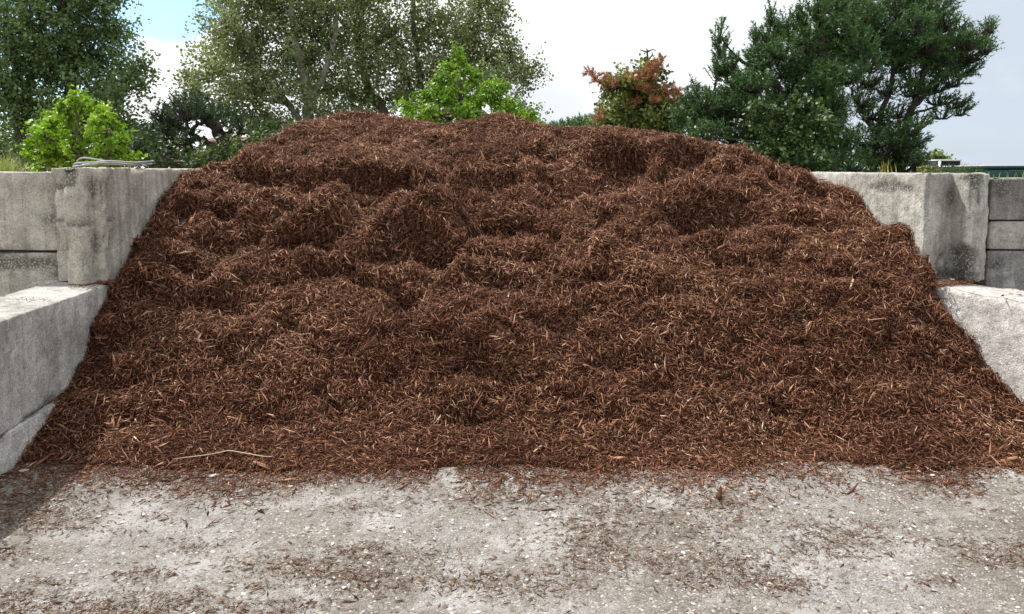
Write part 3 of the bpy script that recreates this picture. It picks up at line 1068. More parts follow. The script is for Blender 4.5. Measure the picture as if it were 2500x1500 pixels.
M['pine'] = tint_mat('pine_needles', [(0.1, (0.036, 0.078, 0.026)), (0.5, (0.068, 0.14, 0.042)), (0.9, (0.13, 0.225, 0.065))], rough=0.6, spec=0.3, translucent=0.12)
M['pine_dark'] = tint_mat('pine_needles_grey', [(0.1, (0.032, 0.058, 0.028)), (0.5, (0.058, 0.098, 0.044)), (0.9, (0.11, 0.16, 0.07))], rough=0.6, spec=0.3, translucent=0.12)
M['dead'] = tint_mat('dead_needles', [(0.1, (0.27, 0.12, 0.06)), (0.5, (0.41, 0.20, 0.10)), (0.9, (0.54, 0.31, 0.18))], rough=0.7, spec=0.2, translucent=0.15, tcol=(1, 0.8, 0.6))

# ------------------------------------------------------------------ trees
GP = 'poplars behind the bay'
broadleaf('poplar_tree', 'dark green poplar rising at the left edge behind the lime shrub', 16.0,
          [([(172, 470), (172, 330), (176, 240), (165, 120), (150, -60), (150, -200)], 0.16, 0.05),
           ([(60, 470), (48, 330), (20, 230), (-20, 120)], 0.12, 0.05), ([(176, 250), (240, 210), (300, 150)], 0.06, 0.02), ([(75, 470), (70, 300), (70, 120)], 0.10, 0.04)],
          [(150, 40, 130, 90), (40, 70, 110, 100), (20, 190, 90, 80), (120, 160, 110, 80), (230, 140, 90, 70), (280, 60, 40, 70), (250, 205, 70, 45), (320, 185, 45, 30), (352, 160, 22, 30), (345, 205, 28, 18),
           (285, 255, 35, 60), (300, 300, 26, 35), (60, 270, 100, 50), (60, 340, 120, 60), (180, 280, 100, 60), (230, 330, 90, 60), (150, -80, 150, 80), (20, -80, 120, 90), (270, -40, 60, 50), (330, 345, 40, 30), (20, 400, 70, 40)],
          0.072, M['poplar_a'], M['bark'], n_per=1.1, group=GP, sub=13, sig=0.19)
broadleaf('poplar_tree', 'olive green poplar with a pale trunk left of centre, above the small pine', 17.0,
          [([(748, 470), (752, 300), (748, 230), (722, 110), (700, -60)], 0.15, 0.05), ([(748, 250), (790, 180), (820, 60), (830, -80)], 0.08, 0.03),
           ([(752, 320), (700, 250), (640, 180), (580, 80), (560, -60)], 0.07, 0.03)],
          [(545, 60, 55, 90), (600, 120, 90, 90), (520, 150, 45, 60), (490, 195, 50, 25), (455, 185, 24, 14), (470, 225, 22, 22), (580, 215, 90, 50), (540, 265, 60, 25), (620, 285, 70, 28), (690, 230, 90, 60), (700, 120, 90, 90), (690, 20, 100, 70),
           (790, 110, 80, 80), (800, 210, 80, 60), (790, 20, 90, 70), (580, -20, 90, 70), (700, -80, 150, 70), (690, 300, 70, 35), (800, 275, 60, 25), (640, 330, 50, 18)],
          0.070, M['poplar_b'], M['bark_pale'], n_per=1.1, group=GP, sub=11, sig=0.2)
broadleaf('poplar_tree', 'olive green poplar with a leaning dark stem, right of centre behind the lime tree', 18.0,
          [([(965, 470), (940, 290), (900, 222), (880, 120), (870, -40)], 0.15, 0.05), ([(1045, 470), (1040, 300), (1025, 190), (1010, 60), (1010, -80)], 0.11, 0.04),
           ([(1040, 300), (1110, 200), (1160, 100), (1180, -40)], 0.07, 0.03), ([(1060, 300), (1180, 220), (1260, 180), (1312, 160)], 0.05, 0.015)],
          [(880, 60, 75, 80), (900, 160, 80, 70), (860, 235, 60, 50), (960, 90, 80, 90), (1000, 190, 80, 70), (940, 245, 70, 40), (1050, 60, 80, 80), (1090, 150, 90, 80), (1150, 60, 80, 80), (1190, 140, 80, 80), (1220, 50, 45, 60), (1245, 130, 35, 50),
           (1240, 200, 55, 40), (1275, 165, 30, 40), (1310, 160, 18, 14), (1290, 205, 22, 12), (1270, 255, 30, 30), (1300, 285, 26, 14), (1000, -60, 170, 60), (1180, -30, 80, 50), (890, -40, 90, 60), (1060, 270, 80, 35), (870, 280, 40, 18)],
          0.070, M['poplar_b'], M['bark'], n_per=1.1, group=GP, sub=9.5, sig=0.2)

pine('pine_tree', 'small dark pine with a crooked trunk above the left wall', 15.0,
     [([(590, 470), (566, 385), (545, 340), (515, 300), (486, 262), (470, 235)], 0.17, 0.06), ([(550, 375), (500, 345), (470, 325), (480, 305), (510, 298)], 0.06, 0.03), ([(548, 345), (562, 318), (575, 290)], 0.07, 0.03)],
     [(455, 262, 42, 26), (430, 285, 40, 24), (392, 268, 10, 20), (410, 300, 36, 24), (490, 262, 45, 24), (520, 282, 45, 18), (370, 325, 40, 20), (420, 330, 55, 22), (350, 350, 40, 20), (410, 365, 60, 24), (590, 300, 40, 16), (640, 312, 40, 14), (470, 240, 30, 14), (480, 375, 30, 18)],
     M['pine_dark'], M['bark_dark'], lean=(-0.15, 0, 0.9), shoots=800, nneed=24, slen=0.2, nl_=0.10, width=0.02)
broadleaf('undergrowth_bush', 'tangle of dark shrubs behind the left wall under the crooked pine', 13.5,
          [([(400, 470), (400, 380)], 0.04, 0.02), ([(520, 470), (500, 375)], 0.04, 0.02), ([(630, 470), (630, 360)], 0.04, 0.02)],
          [(350, 385, 60, 40), (420, 395, 70, 32), (500, 390, 70, 34), (580, 400, 60, 30), (620, 372, 60, 30), (660, 350, 40, 22), (700, 335, 35, 18), (330, 345, 30, 28), (300, 420, 70, 20), (150, 410, 70, 24), (60, 400, 60, 30)],
          0.07, M['bush'], M['bark'], n_per=1.0, sub=20, category='bush')

broadleaf('lime_shrub', 'bright lime green shrub growing just behind the left concrete post', 9.5,
          [([(200, 500), (195, 400), (190, 300)], 0.03, 0.01), ([(220, 500), (240, 400), (265, 320)], 0.025, 0.01), ([(180, 500), (140, 400), (115, 330)], 0.025, 0.01)],
          [(188, 264, 20, 18), (182, 242, 7, 9, -.1), (206, 250, 7, 9, .1), (160, 268, 8, 9, 0.), (235, 264, 7, 11, 0.), (100, 318, 9, 8, 0.), (298, 340, 9, 8, 0.), (76, 372, 8, 8, 0.), (318, 392, 8, 8, 0.), (272, 300, 8, 10, 0.), (122, 303, 8, 8, 0.), (165, 288, 34, 24), (228, 288, 28, 24), (195, 322, 70, 36), (122, 338, 32, 26), (262, 332, 32, 30), (195, 370, 92, 38), (112, 376, 32, 30), (283, 376, 30, 30), (200, 400, 110, 30), (85, 345, 14, 12), (255, 275, 14, 14), (135, 290, 14, 12)],
          0.054, M['lime'], M['bark'], n_per=1.0, sub=34, sig=0.06, category='shrub', part_leaves=240, up=0.8)
broadleaf('lime_tree', 'bright green young broadleaf tree behind the crest of the mulch pile', 12.5,
          [([(1130, 520), (1125, 350), (1120, 200), (1118, 130)], 0.05, 0.01), ([(1130, 400), (1200, 300), (1235, 230)], 0.03, 0.01), ([(1130, 400), (1060, 320), (1020, 280)], 0.03, 0.01)],
          [(1118, 135, 14, 20), (1120, 165, 32, 22), (1085, 195, 30, 20), (1110, 205, 60, 28), (1165, 195, 28, 26), (1060, 235, 40, 26), (1130, 245, 80, 32), (1210, 205, 24, 22), (1215, 240, 40, 28), (1250, 255, 34, 24), (1020, 265, 36, 20), (1080, 285, 90, 30), (1200, 285, 90, 28), (1285, 280, 36, 22), (1000, 285, 24, 16), (1120, 320, 150, 24), (1300, 300, 28, 12)],
          0.062, M['lime2'], M['bark'], n_per=1.0, sub=24, sig=0.08, category='tree', part_leaves=240, up=0.8)

# ivy-smothered dying conifer
YI = 22.0
iv = broadleaf('ivy_covered_tree', 'ivy smothered tree with rusty dead branches above the middle of the pile', YI,
               [([(1580, 480), (1578, 300), (1580, 200), (1582, 122)], 0.14, 0.02)],
               [(1580, 160, 14, 16), (1565, 180, 34, 18), (1540, 200, 60, 18), (1500, 205, 34, 14), (1585, 205, 40, 24), (1550, 230, 66, 26), (1600, 240, 50, 26), (1490, 222, 22, 18), (1540, 262, 76, 24), (1500, 285, 46, 26), (1600, 280, 70, 28), (1550, 310, 110, 26), (1640, 315, 40, 20), (1480, 310, 30, 18)],
               0.11, M['ivy_olive'], M['bark'], n_per=0.9, sub=15, sig=0.16)
db = Buf()
for px, py, rx, ry in [(1440, 180, 9, 10), (1455, 192, 14, 9), (1478, 200, 16, 9), (1500, 206, 14, 8), (1526, 198, 13, 10), (1600, 165, 16, 14), (1590, 182, 20, 14), (1610, 150, 7, 12), (1560, 188, 14, 6), (1628, 222, 14, 12), (1640, 238, 18, 16), (1655, 245, 12, 12), (1650, 228, 8, 8), (1545, 252, 17, 6), (1595, 246, 14, 6), (1560, 215, 10, 6), (1585, 222, 20, 7), (1655, 308, 24, 9), (1462, 285, 9, 18)]:
    c0, r = clump_ell(px, py, YI, rx, ry, rng.uniform(-1.0, -0.5))
    ns = max(10, int(520 * r[0] * r[2]) + 8)
    cen = in_ellipsoid(ns, c0, r, 0.1)
    needles(db, cen, unit((cen - c0) * 1.5 + np.array([0, -0.2, 0.3]) + rng.normal(0, 0.4, cen.shape)), rng.uniform(0.10, 0.2, ns), 30, 0.10, np.clip(rng.normal(0.5, 0.18, ns), 0, 1), 0.02)
db.build('dead_branch', M['dead'], iv, kind='stuff', label='rusty brown dead needles on the ivy covered tree')
tb = Buf()
for q in [[(1581, 150), (1580, 128), (1578, 118)], [(1580, 128), (1592, 122), (1602, 124)], [(1580, 128), (1568, 124), (1562, 122)], [(1582, 148), (1592, 135), (1594, 128)], [(1583, 150), (1600, 146), (1612, 140)], [(1580, 152), (1570, 146), (1562, 148)], [(1612, 168), (1622, 175), (1628, 192)], [(1612, 166), (1622, 170), (1628, 178)], [(1535, 178), (1528, 168), (1522, 168)]]:
    P = path_pts(q, YI - 0.3)
    tb = Buf()
    tb.tube(spline(P, 7), np.linspace(0.022, 0.01, 7), 4, 0.4)
    tb.build('twig', M['bark_dark'], iv)

# big pines on the right
pine('pine_tree', 'large dense green pine right of the pile with many upright tips', 20.0,
     [([(2035, 480), (2028, 330), (2015, 220), (2005, 90), (2015, -60)], 0.17, 0.06), ([(2028, 330), (1940, 260), (1870, 180), (1800, 140)], 0.10, 0.04), ([(2028, 360), (1900, 310), (1780, 280), (1700, 270)], 0.09, 0.03), ([(2010, 160), (1930, 90), (1890, 40)], 0.06, 0.02)],
     [(1757, 75, 10, 26), (1762, 115, 16, 26), (1775, 155, 28, 24), (1752, 172, 18, 16), (1800, 188, 40, 26), (1850, 95, 14, 36), (1880, 38, 7, 30), (1885, 80, 26, 30), (1860, 140, 40, 34), (1920, 60, 10, 30), (1905, 120, 40, 30), (1960, 40, 18, 36), (1960, 90, 38, 34), (1930, 160, 60, 34), (2000, 20, 22, 40), (2000, 100, 44, 46), (2040, 10, 30, 40), (2060, 70, 44, 40), (2050, 130, 60, 36), (1990, 165, 60, 30), (2100, 110, 40, 36), (2120, 150, 40, 24),
      (1700, 218, 9, 26), (1690, 240, 22, 20), (1720, 250, 30, 20), (1745, 232, 30, 20), (1780, 250, 44, 26), (1815, 225, 34, 22), (1690, 280, 44, 16), (1670, 262, 16, 14), (1660, 305, 30, 10), (1760, 290, 60, 22), (1840, 200, 50, 26), (1850, 260, 60, 34), (1920, 215, 60, 30), (1940, 270, 60, 40), (2000, 215, 40, 40), (2010, 280, 50, 50), (1720, 320, 60, 16), (1800, 330, 60, 26), (1880, 320, 70, 34), (1960, 330, 70, 44), (2030, 360, 60, 50), (1860, 380, 60, 30), (1950, 400, 90, 26), (2020, 190, 40, 34, -1.0), (2030, 250, 40, 36, -1.0), (2020, 310, 50, 40, -1.0), (2060, 180, 50, 24, -.8), (1740, 280, 40, 18)],
     M['pine'], M['bark_dark'], lean=(-0.12, -0.1, 0.85), shoots=900, nneed=24, slen=0.26, nl_=0.10, width=0.024, group='large pines on the right')
pine('pine_tree', 'tall open pine with leaning trunks and see-through branches, farthest right', 21.5,
     [([(2165, 480), (2205, 330), (2235, 240), (2262, 130), (2290, 0), (2300, -80)], 0.12, 0.04), ([(2120, 480), (2150, 290), (2180, 180), (2190, 60), (2200, -60)], 0.09, 0.035), ([(2225, 270), (2290, 190), (2360, 130), (2415, 60)], 0.08, 0.02), ([(2180, 380), (2200, 300), (2290, 260), (2340, 250)], 0.05, 0.02), ([(2140, 330), (2090, 250), (2080, 180)], 0.06, 0.02)],
     [(2140, 20, 40, 40), (2150, 80, 50, 36), (2200, 10, 30, 40), (2190, 80, 40, 34), (2230, 30, 14, 26), (2225, 110, 34, 24), (2290, 10, 36, 34), (2310, 50, 22, 20), (2270, 70, 30, 24), (2345, 55, 18, 12), (2290, 100, 40, 24), (2340, 90, 24, 12), (2260, 140, 36, 20), (2360, 100, 30, 18), (2390, 92, 18, 18), (2412, 72, 10, 22), (2422, 58, 6, 16), (2405, 112, 20, 10), (2370, 130, 36, 16), (2330, 140, 40, 22), (2350, 165, 36, 16), (2300, 165, 40, 20), (2240, 180, 40, 18, 0, 0.6), (2330, 190, 30, 10), (2280, 205, 40, 12, 0, .7), (2330, 245, 32, 9), (2345, 262, 26, 8), (2300, 270, 36, 8, 0, .7), (2290, 235, 40, 10, 0, .7), (2250, 290, 26, 10),
      (2190, 150, 40, 26, 0, .6), (2170, 210, 40, 26, 0, .5), (2120, 190, 40, 24, 0, .6), (2100, 240, 36, 30, 0, .5), (2130, 270, 44, 24, 0, .6), (2190, 265, 36, 18, 0, .5), (2170, 305, 50, 16), (2220, 310, 30, 12), (2200, 340, 50, 18), (2120, 330, 60, 26), (2240, 335, 20, 10), (2150, 375, 70, 26), (2210, 365, 36, 20), (2090, 400, 80, 26), (2190, 405, 60, 20), (2235, 392, 20, 16), (2245, 375, 12, 10), (2240, 50, 30, 34), (2330, 112, 40, 18), (2205, 130, 40, 26), (2110, 80, 40, 36), (2110, 30, 30, 36), (2260, 110, 40, 24), (2160, 130, 40, 26), (2230, 215, 36, 16), (2290, 140, 30, 18), (2250, 10, 30, 30), (2090, 50, 34, 40), (2085, 110, 40, 30), (2080, 10, 30, 36)],
     M['pine'], M['bark_dark'], lean=(0.35, -0.05, 0.65), shoots=850, nneed=24, slen=0.26, nl_=0.10, width=0.024, group='large pines on the right')
broadleaf('ivy_thicket', 'glossy green ivy climbing over the foot of the large dense pine', 18.2,
          [([(1960, 480), (1950, 400), (1935, 340)], 0.05, 0.02)],
          [(1890, 345, 34, 26), (1930, 365, 60, 36), (1985, 355, 40, 30), (1940, 395, 70, 28), (1880, 395, 40, 22), (1885, 272, 40, 16), (1865, 262, 26, 18), (1930, 250, 26, 18), (2010, 300, 30, 40), (1850, 290, 30, 18), (1700, 330, 24, 14), (1930, 300, 40, 26), (1850, 370, 30, 20), (1900, 320, 40, 20)],
          0.095, M['ivy'], M['bark'], n_per=0.9, sub=15, sig=0.15, category='ivy')

# far background -----------------------------------------------------
fb = Buf()
for px in np.arange(1335, 1475, 3.5):
    top = np.interp(px, [1335, 1360, 1400, 1440, 1475], [310, 302, 296, 287, 284]) + rng.uniform(-5, 4)
    Yf = 75 + rng.uniform(-3, 3)
    c0 = at_y(px, top, Yf)
    for k in range(26):
        s = rng.uniform(0, 1)
        cen = c0 + np.array([rng.normal(0, 0.18 + 0.5 * s), rng.normal(0, 0.4), -s * 2.8])
        needles(fb, cen[None], np.array([[0, 0, 1.0]]), [0.35], 9, 0.35, np.array([rng.uniform(0.2, 0.7)]), 0.07)
    fb.tube([c0 + (0, 0, -7), c0 + (0, 0, -0.2)], [0.15, 0.03], 5, 0.1)
fo = fb.build('distant_pine_belt', M['pine'], kind='stuff', label='far belt of green pines showing over the middle of the pile', category='trees')

pine('pine_shrub', 'low pine sapling in front of the navy container beyond the right wall', 11.0,
     [([(2330, 480), (2325, 430), (2320, 412)], 0.03, 0.01)],
     [(2300, 418, 12, 5), (2322, 411, 12, 5), (2340, 416, 12, 5), (2356, 416, 6, 4), (2364, 410, 3, 5), (2310, 428, 26, 6), (2345, 427, 18, 5)],
     M['pine'], M['bark_dark'], lean=(0.3, -0.1, 0.6), shoots=9000, nneed=20, slen=0.05, nl_=0.035, width=0.007, category='shrub')
broadleaf('yellow_green_bush', 'small yellowish bush in front of the white hut beyond the right wall', 12.0,
          [([(2265, 480), (2265, 410)], 0.02, 0.01)], [(2262, 412, 16, 8), (2278, 408, 10, 7), (2252, 418, 12, 8), (2284, 422, 14, 6)],
          0.035, M['ivy_olive'], M['bark'], n_per=0.6, sub=160, sig=0.035, category='bush')
broadleaf('distant_tree', 'far grey green tree top above the white hut roof', 95.0,
          [([(2285, 440), (2285, 392)], 0.2, 0.05)], [(2275, 388, 14, 5), (2290, 384, 12, 5), (2305, 388, 10, 4), (2262, 392, 10, 4)],
          0.5, M['poplar_b'], M['bark'], n_per=0.5, sub=1.5, sig=0.35)


def box(buf, lo, hi, a=0.5):
    lo, hi = np.asarray(lo, float), np.asarray(hi, float)
    V = np.array([[(lo, hi)[i][0], (lo, hi)[j][1], (lo, hi)[k][2]] for i in (0, 1) for j in (0, 1) for k in (0, 1)])
    T_ = [[0, 1, 3], [0, 3, 2], [4, 6, 7], [4, 7, 5], [0, 4, 5], [0, 5, 1], [2, 3, 7], [2, 7, 6], [0, 2, 6], [0, 6, 4], [1, 5, 7], [1, 7, 3]]
    buf.add(V, T_, a)


def paint(name, col, rough=0.8, metal=0.0, dirt=0.3):
    m, t, p, out = new_mat(name)
    geo = t.n('ShaderNodeNewGeometry')
    c = t.mix(dirt, col, t.ramp(t.noise(geo.outputs['Position'], 0.8, 5, 0.65), [(0.3, 0.55), (0.7, 1.1)]), 'MULTIPLY')
    t.l(c, p.inputs['Base Color'])
    p.inputs['Roughness'].default_value = rough
    p.inputs['Metallic'].default_value = metal
    p.inputs['Specular IOR Level'].default_value = 0.15
    return m


M['white'] = paint('white_paint', (0.72, 0.72, 0.70))
M['navy'] = paint('navy_paint', (0.02, 0.022, 0.055))
M['green'] = paint('green_paint', (0.028, 0.16, 0.125), 0.8)
M['green_d'] = paint('dark_green_paint', (0.006, 0.03, 0.032), 0.8)
M['roof'] = paint('roof_brown', (0.17, 0.10, 0.085), 0.8)
M['roof_g'] = paint('roof_grey', (0.14, 0.14, 0.145), 0.8)


def solid(buf, name, mat, parent, **kw):
    return buf.build(name, mat, parent, **kw)


# white hut with grey flat roof, and the navy container beside it
def span(px0, px1, py0, py1, Y):
    a0, a1 = at_y(px0, py1, Y), at_y(px1, py0, Y)
    return a0, a1


hut = thing('site_hut', 'white hut with a flat grey roof behind the yellowish bush', 'building')
a0, a1 = span(2250, 2291, 396, 440, 60)
b = Buf(); box(b, (a0[0], 60, 0), (a1[0], 63, a1[2])); solid(b, 'wall', M['white'], hut)
b = Buf(); box(b, (a0[0] - 0.15, 59.8, a1[2] + 0.004), (a1[0] + 0.12, 63.2, a1[2] + 0.13)); solid(b, 'roof', M['roof_g'], hut)
for px in (2262, 2276):
    c0 = at_y(px, 404, 60)
    b = Buf(); box(b, (c0[0] - 0.09, 59.95, c0[2] - 0.55), (c0[0] + 0.09, 60.1, c0[2] + 0.12)); solid(b, 'window', M['roof_g'], hut)
nav = thing('shipping_container', 'navy shipping container standing next to the white hut', 'container')
a0, a1 = span(2292.5, 2346, 392, 440, 58)
b = Buf()
xs = np.linspace(a0[0], a1[0], 29)
for k in range(28):
    box(b, (xs[k], 58 + (0.03 if k % 2 else 0.0), 0.1), (xs[k + 1], 60.4, a1[2] - 0.05))
solid(b, 'side_wall', M['navy'], nav)
b = Buf(); box(b, (a0[0] - 0.02, 57.95, a1[2] - 0.048), (a1[0] + 0.02, 60.45, a1[2] + 0.06)); solid(b, 'top_rail', M['white'], nav)
for xx in (a0[0], a1[0]):
    b = Buf(); box(b, (xx - 0.06, 57.94, 0), (xx + 0.06, 58.1, a1[2] - 0.055)); solid(b, 'corner_post', M['white'], nav)

# green curtain-sided trailers on the right
def trailer(px0, px1, pyL, pyR, Y0, Y1, label, text, tpx, tpy, ts):
    root = thing('green_trailer', label, 'trailer', 'green trailers beyond the right wall')
    p0, p1 = at_y(px0, pyL, Y0), at_y(px1, pyR, Y1)
    d = unit(((p1 - p0) * (1, 1, 0))[None])[0]
    nrm = np.array([d[1], -d[0], 0])
    if nrm[1] > 0:
        nrm = -nrm
    H = p0[2]
    L = np.linalg.norm((p1 - p0)[:2])

    def obox(name, s0, s1, o0, o1, z0, z1, mat):
        b_ = Buf()
        box(b_, (s0, o0, z0), (s1, o1, z1))
        V = b_.V[0]
        b_.V[0] = np.array([p0[0], p0[1], 0]) + d * V[:, :1] + nrm * V[:, 1:2] + np.array([0, 0, 1.0]) * V[:, 2:3]
        return b_.build(name, mat, root)
    obox('curtain', 0.1, L - 0.1, -2.4, 0.0, 0.9, H - 0.12, M['green'])
    obox('top_rail', 0.0, L, -2.45, 0.04, H - 0.116, H, M['green_d'])
    obox('roof', 0.0, L, -2.45, 0.03, H + 0.004, H + 0.035, M['white'])
    obox('corner_post', 0.0, 0.097, -2.45, 0.05, 0.9, H - 0.12, M['green_d'])
    obox('corner_post', L - 0.097, L, -2.45, 0.05, 0.9, H - 0.12, M['green_d'])
    obox('chassis', 0.2, L - 0.2, -2.3, -0.15, 0.55, 0.896, M['green_d'])
    for k in range(1, 5):
        obox('seam', L * k / 5 - 0.02, L * k / 5 + 0.02, 0.0, 0.02, 0.9, H - 0.13, M['green_d'])
    for s in (1.2, L - 2.2, L - 1.0):
        b_ = Buf()
        c0 = np.array([p0[0], p0[1], 0.5]) + d * s + nrm * -0.2
        th = np.linspace(0, 2 * math.pi, 17)[:-1]
        ring = c0 + np.outer(np.cos(th), d) * 0.5 + np.outer(np.sin(th), [0, 0, 1.0]) * 0.5
        V = np.vstack([ring, ring + nrm * 0.3, (c0 + nrm * 0.3)[None]])
        tr = []
        for i in range(16):
            j = (i + 1) % 16
            tr += [[i, j, 16 + j], [i, 16 + j, 16 + i], [16 + i, 16 + j, 32]]
        b_.add(V, tr)
        b_.build('wheel', M['roof_g'], root)
    fc = bpy.data.curves.new('lettering', 'FONT')
    fc.body = text
    fc.size = ts
    fc.extrude = 0.004
    fc.shear = 0.25
    tmp = bpy.data.objects.new('lettering_curve', fc)
    me_ = bpy.data.meshes.new_from_object(tmp)
    bpy.data.objects.remove(tmp)
    me_.materials.clear()
    me_.materials.append(M['white'])
    fo_ = bpy.data.objects.new('lettering', me_)
    C.objects.link(fo_)
    # where the sight line meets the curtain
    r = ray(tpx, tpy)
    E = np.array([0, 0, EYE])
    tt = np.dot(np.array([p0[0], p0[1], 0]) + nrm * 0.012 - E, nrm) / np.dot(r, nrm)
    q = E + r * tt
    from mathutils import Matrix
    up = np.array([0, 0, 1.0])
    fo_.matrix_world = Matrix([[d[i], up[i], nrm[i], q[i]] for i in range(3)] + [[0, 0, 0, 1]])
    fo_.parent = root
    return root


trailer(2379, 2461, 413.5, 408.5, 34.0, 29.5, 'green curtain trailer next to the pine sapling, left of two', 'LINES', 2417, 433.5, 0.14)
trailer(2472, 2640, 408, 396, 29.0, 23.0, 'green curtain trailer cut by the right edge of the picture', 'FLUGER', 2481, 435.5, 0.15)

# brown-roofed house far behind the crooked pine
house = thing('house', 'brown roofed house glimpsed under the branches of the crooked pine', 'house')
a0, a1 = span(505, 600, 345, 420, 42)
b = Buf(); box(b, (a0[0], 42, 0), (a1[0], 47, a1[2])); solid(b, 'wall', M['roof'], house)
b = Buf()
zt_ = at_y(540, 334, 44.5)[2]
V = [(a0[0] - .3, 41.7, a1[2]), (a1[0] + .3, 41.7, a1[2]), (a1[0] + .3, 44.5, zt_), (a0[0] - .3, 44.5, zt_), (a0[0] - .3, 47.3, a1[2]), (a1[0] + .3, 47.3, a1[2])]
b.add(V, [[0, 1, 2], [0, 2, 3], [3, 2, 5], [3, 5, 4], [0, 3, 4], [1, 5, 2]]); solid(b, 'roof', M['roof'], house)

# ------------------------------------------------------------------ small things
def grass(name, label, base, n, L, spread, mat, width=0.006, category='grass', lean=(0, 0, 0), group=None):
    root = Buf()
    top = thing(name, label, category, group) if n <= 12 else None
    for k in range(n):
        th = rng.uniform(0, 2 * math.pi)
        d = np.array([math.cos(th), math.sin(th), 0]) * rng.uniform(0.2, 1) * spread + np.array(lean)
        l = L * rng.uniform(0.6, 1.1)
        s = np.linspace(0, 1, 6)[:, None]
        b0 = np.asarray(base) + np.array([rng.normal(0, spread * 0.12), rng.normal(0, spread * 0.12), 0])
        P = b0 + d * l * s**1.6 + np.array([0, 0, 1.0]) * l * (s - 0.45 * np.linalg.norm(d) * s**2.6)
        side = unit(np.cross(d + (0, 0, .01), [0, 0, 1.0])[None])[0] * width
        wdt = (1 - s * 0.9)
        V = np.concatenate([P - side * wdt / 2, P + side * wdt / 2])
        tr = []
        for i in range(5):
            tr += [[i, 6 + i, 7 + i], [i, 7 + i, i + 1]]
        root.add(V, tr, rng.uniform(0.1, 0.9))
        if top is not None:
            root.build('blade', mat, top)
            root = Buf()
    if top is not None:
        return top
    kw = dict(label=label, category=category)
    if group:
        kw['group'] = group
    return root.build(name, mat, None, **kw)


M['tussock'] = leafmat('tussock_blade', (0.16, 0.20, 0.05), (0.26, 0.30, 0.09), (0.40, 0.42, 0.16), tr=0.25)
M['dry'] = leafmat('dry_grass', (0.35, 0.26, 0.07), (0.48, 0.36, 0.11), (0.58, 0.46, 0.18), tr=0.25)
c0 = at_y(5, 452, 7.6)
grass('grass_tussock', 'pale green tussock of fine grass at the left edge behind the wall', c0, 520, 0.36, 0.85, M['tussock'], 0.006, category='grass tussock')
c0 = at_y(2163, 422, 6.2); c0[2] = 1.572
grass('dry_grass_sprig', 'golden dry grass sprig sprouting from the top of the right wall', c0, 11, 0.135, 0.32, M['dry'], 0.006, lean=(-0.25, 0, 0))
c0 = at_y(2428, 437, 5.7); c0[2] = 1.535
grass('weed_sprout', 'tiny bright green sprout on top of the far right concrete block', c0, 7, 0.055, 0.55, M['lime'], 0.011, lean=(-0.15, 0, 0), category='weed')
c0 = at_y(2498, 437, 5.75); c0[2] = 1.535
grass('weed_sprout', 'tiny green sprout at the very right edge on the concrete block', c0, 5, 0.085, 0.5, M['lime'], 0.009, category='weed')
c0 = at_y(2397, 437, 5.8); c0[2] = 1.535
grass('weed_sprout', 'faint pale wispy weed on the right concrete block left of the bright sprout', c0, 26, 0.075, 0.5, M['tussock'], 0.002, category='weed')

# grey cable coiled on the left post
m = paint('cable_grey', (0.40, 0.40, 0.39), 0.7, 0, 0.4)
cb = Buf()
ctr = np.array([fA[0] + 0.19, fA[1] + 0.35, 1.625])
s = np.linspace(0, 1, 130)
th = s * 2 * math.pi * 4.3
rx = 0.24 + 0.05 * np.sin(s * 21) - 0.05 * s
P = np.stack([ctr[0] + rx * np.cos(th) + 0.05 * np.sin(s * 9), ctr[1] + 0.20 * np.sin(th) * (0.8 + 0.2 * np.cos(s * 13)), ctr[2] + 0.006 + 0.022 * s + 0.012 * np.abs(np.sin(th * 1.5 + 1)) + 0.03 * np.exp(-((s - 0.62) / 0.02)**2)], 1)
cb.tube(P, 0.006, 6, 0.5)
P2 = spline([ctr + (-0.27, -0.05, 0.0), ctr + (-0.15, -0.17, 0.004), ctr + (0.0, -0.1, 0.02), ctr + (0.1, -0.02, 0.03), ctr + (0.26, -0.04, 0.004)], 30)
cb.tube(P2, 0.006, 6, 0.5)
cb.build('coiled_cable', m, None, smooth=True, label='grey cable lying in loose coils on top of the left concrete post', category='cable')

# pale bent straw at the foot of the pile
M['straw'] = tint_mat('pale_straw', [(0, (0.42, 0.33, 0.21)), (1, (0.52, 0.43, 0.30))], rough=0.6)


def surf(px, py, lift=0.0):
    """point where a sight line meets ground or pile"""
    ys = np.linspace(1.9, 8.5, 1400)
    d = ray(px, py)
    P = np.array([0, 0, EYE]) + d[None] * (ys / d[1])[:, None]
    hz = np.maximum(np.where(ys > 3.6, pile_height(P[:, 0], P[:, 1]), -1), ground_height(P[:, 0], P[:, 1]))
    k = np.where(P[:, 2] <= hz)[0]
    k = k[0] if len(k) else len(ys) - 1
    q = P[k].copy()
    q[2] = hz[k] + lift
    return q


P = np.array([surf(*q, 0.035) for q in [(424, 1138), (455, 1133), (500, 1128), (540, 1120), (560, 1116), (600, 1123), (640, 1130), (664, 1131)]])
b = Buf()
b.tube(spline(P, 26), np.interp(np.linspace(0, 1, 26), [0, 0.2, 0.8, 1], [0.0016, 0.0026, 0.003, 0.0022]), 6, 0.6)
b.build('dry_stalk', M['straw'], None, label='long pale bent straw stalk lying on the front edge of the mulch', category='stalk')

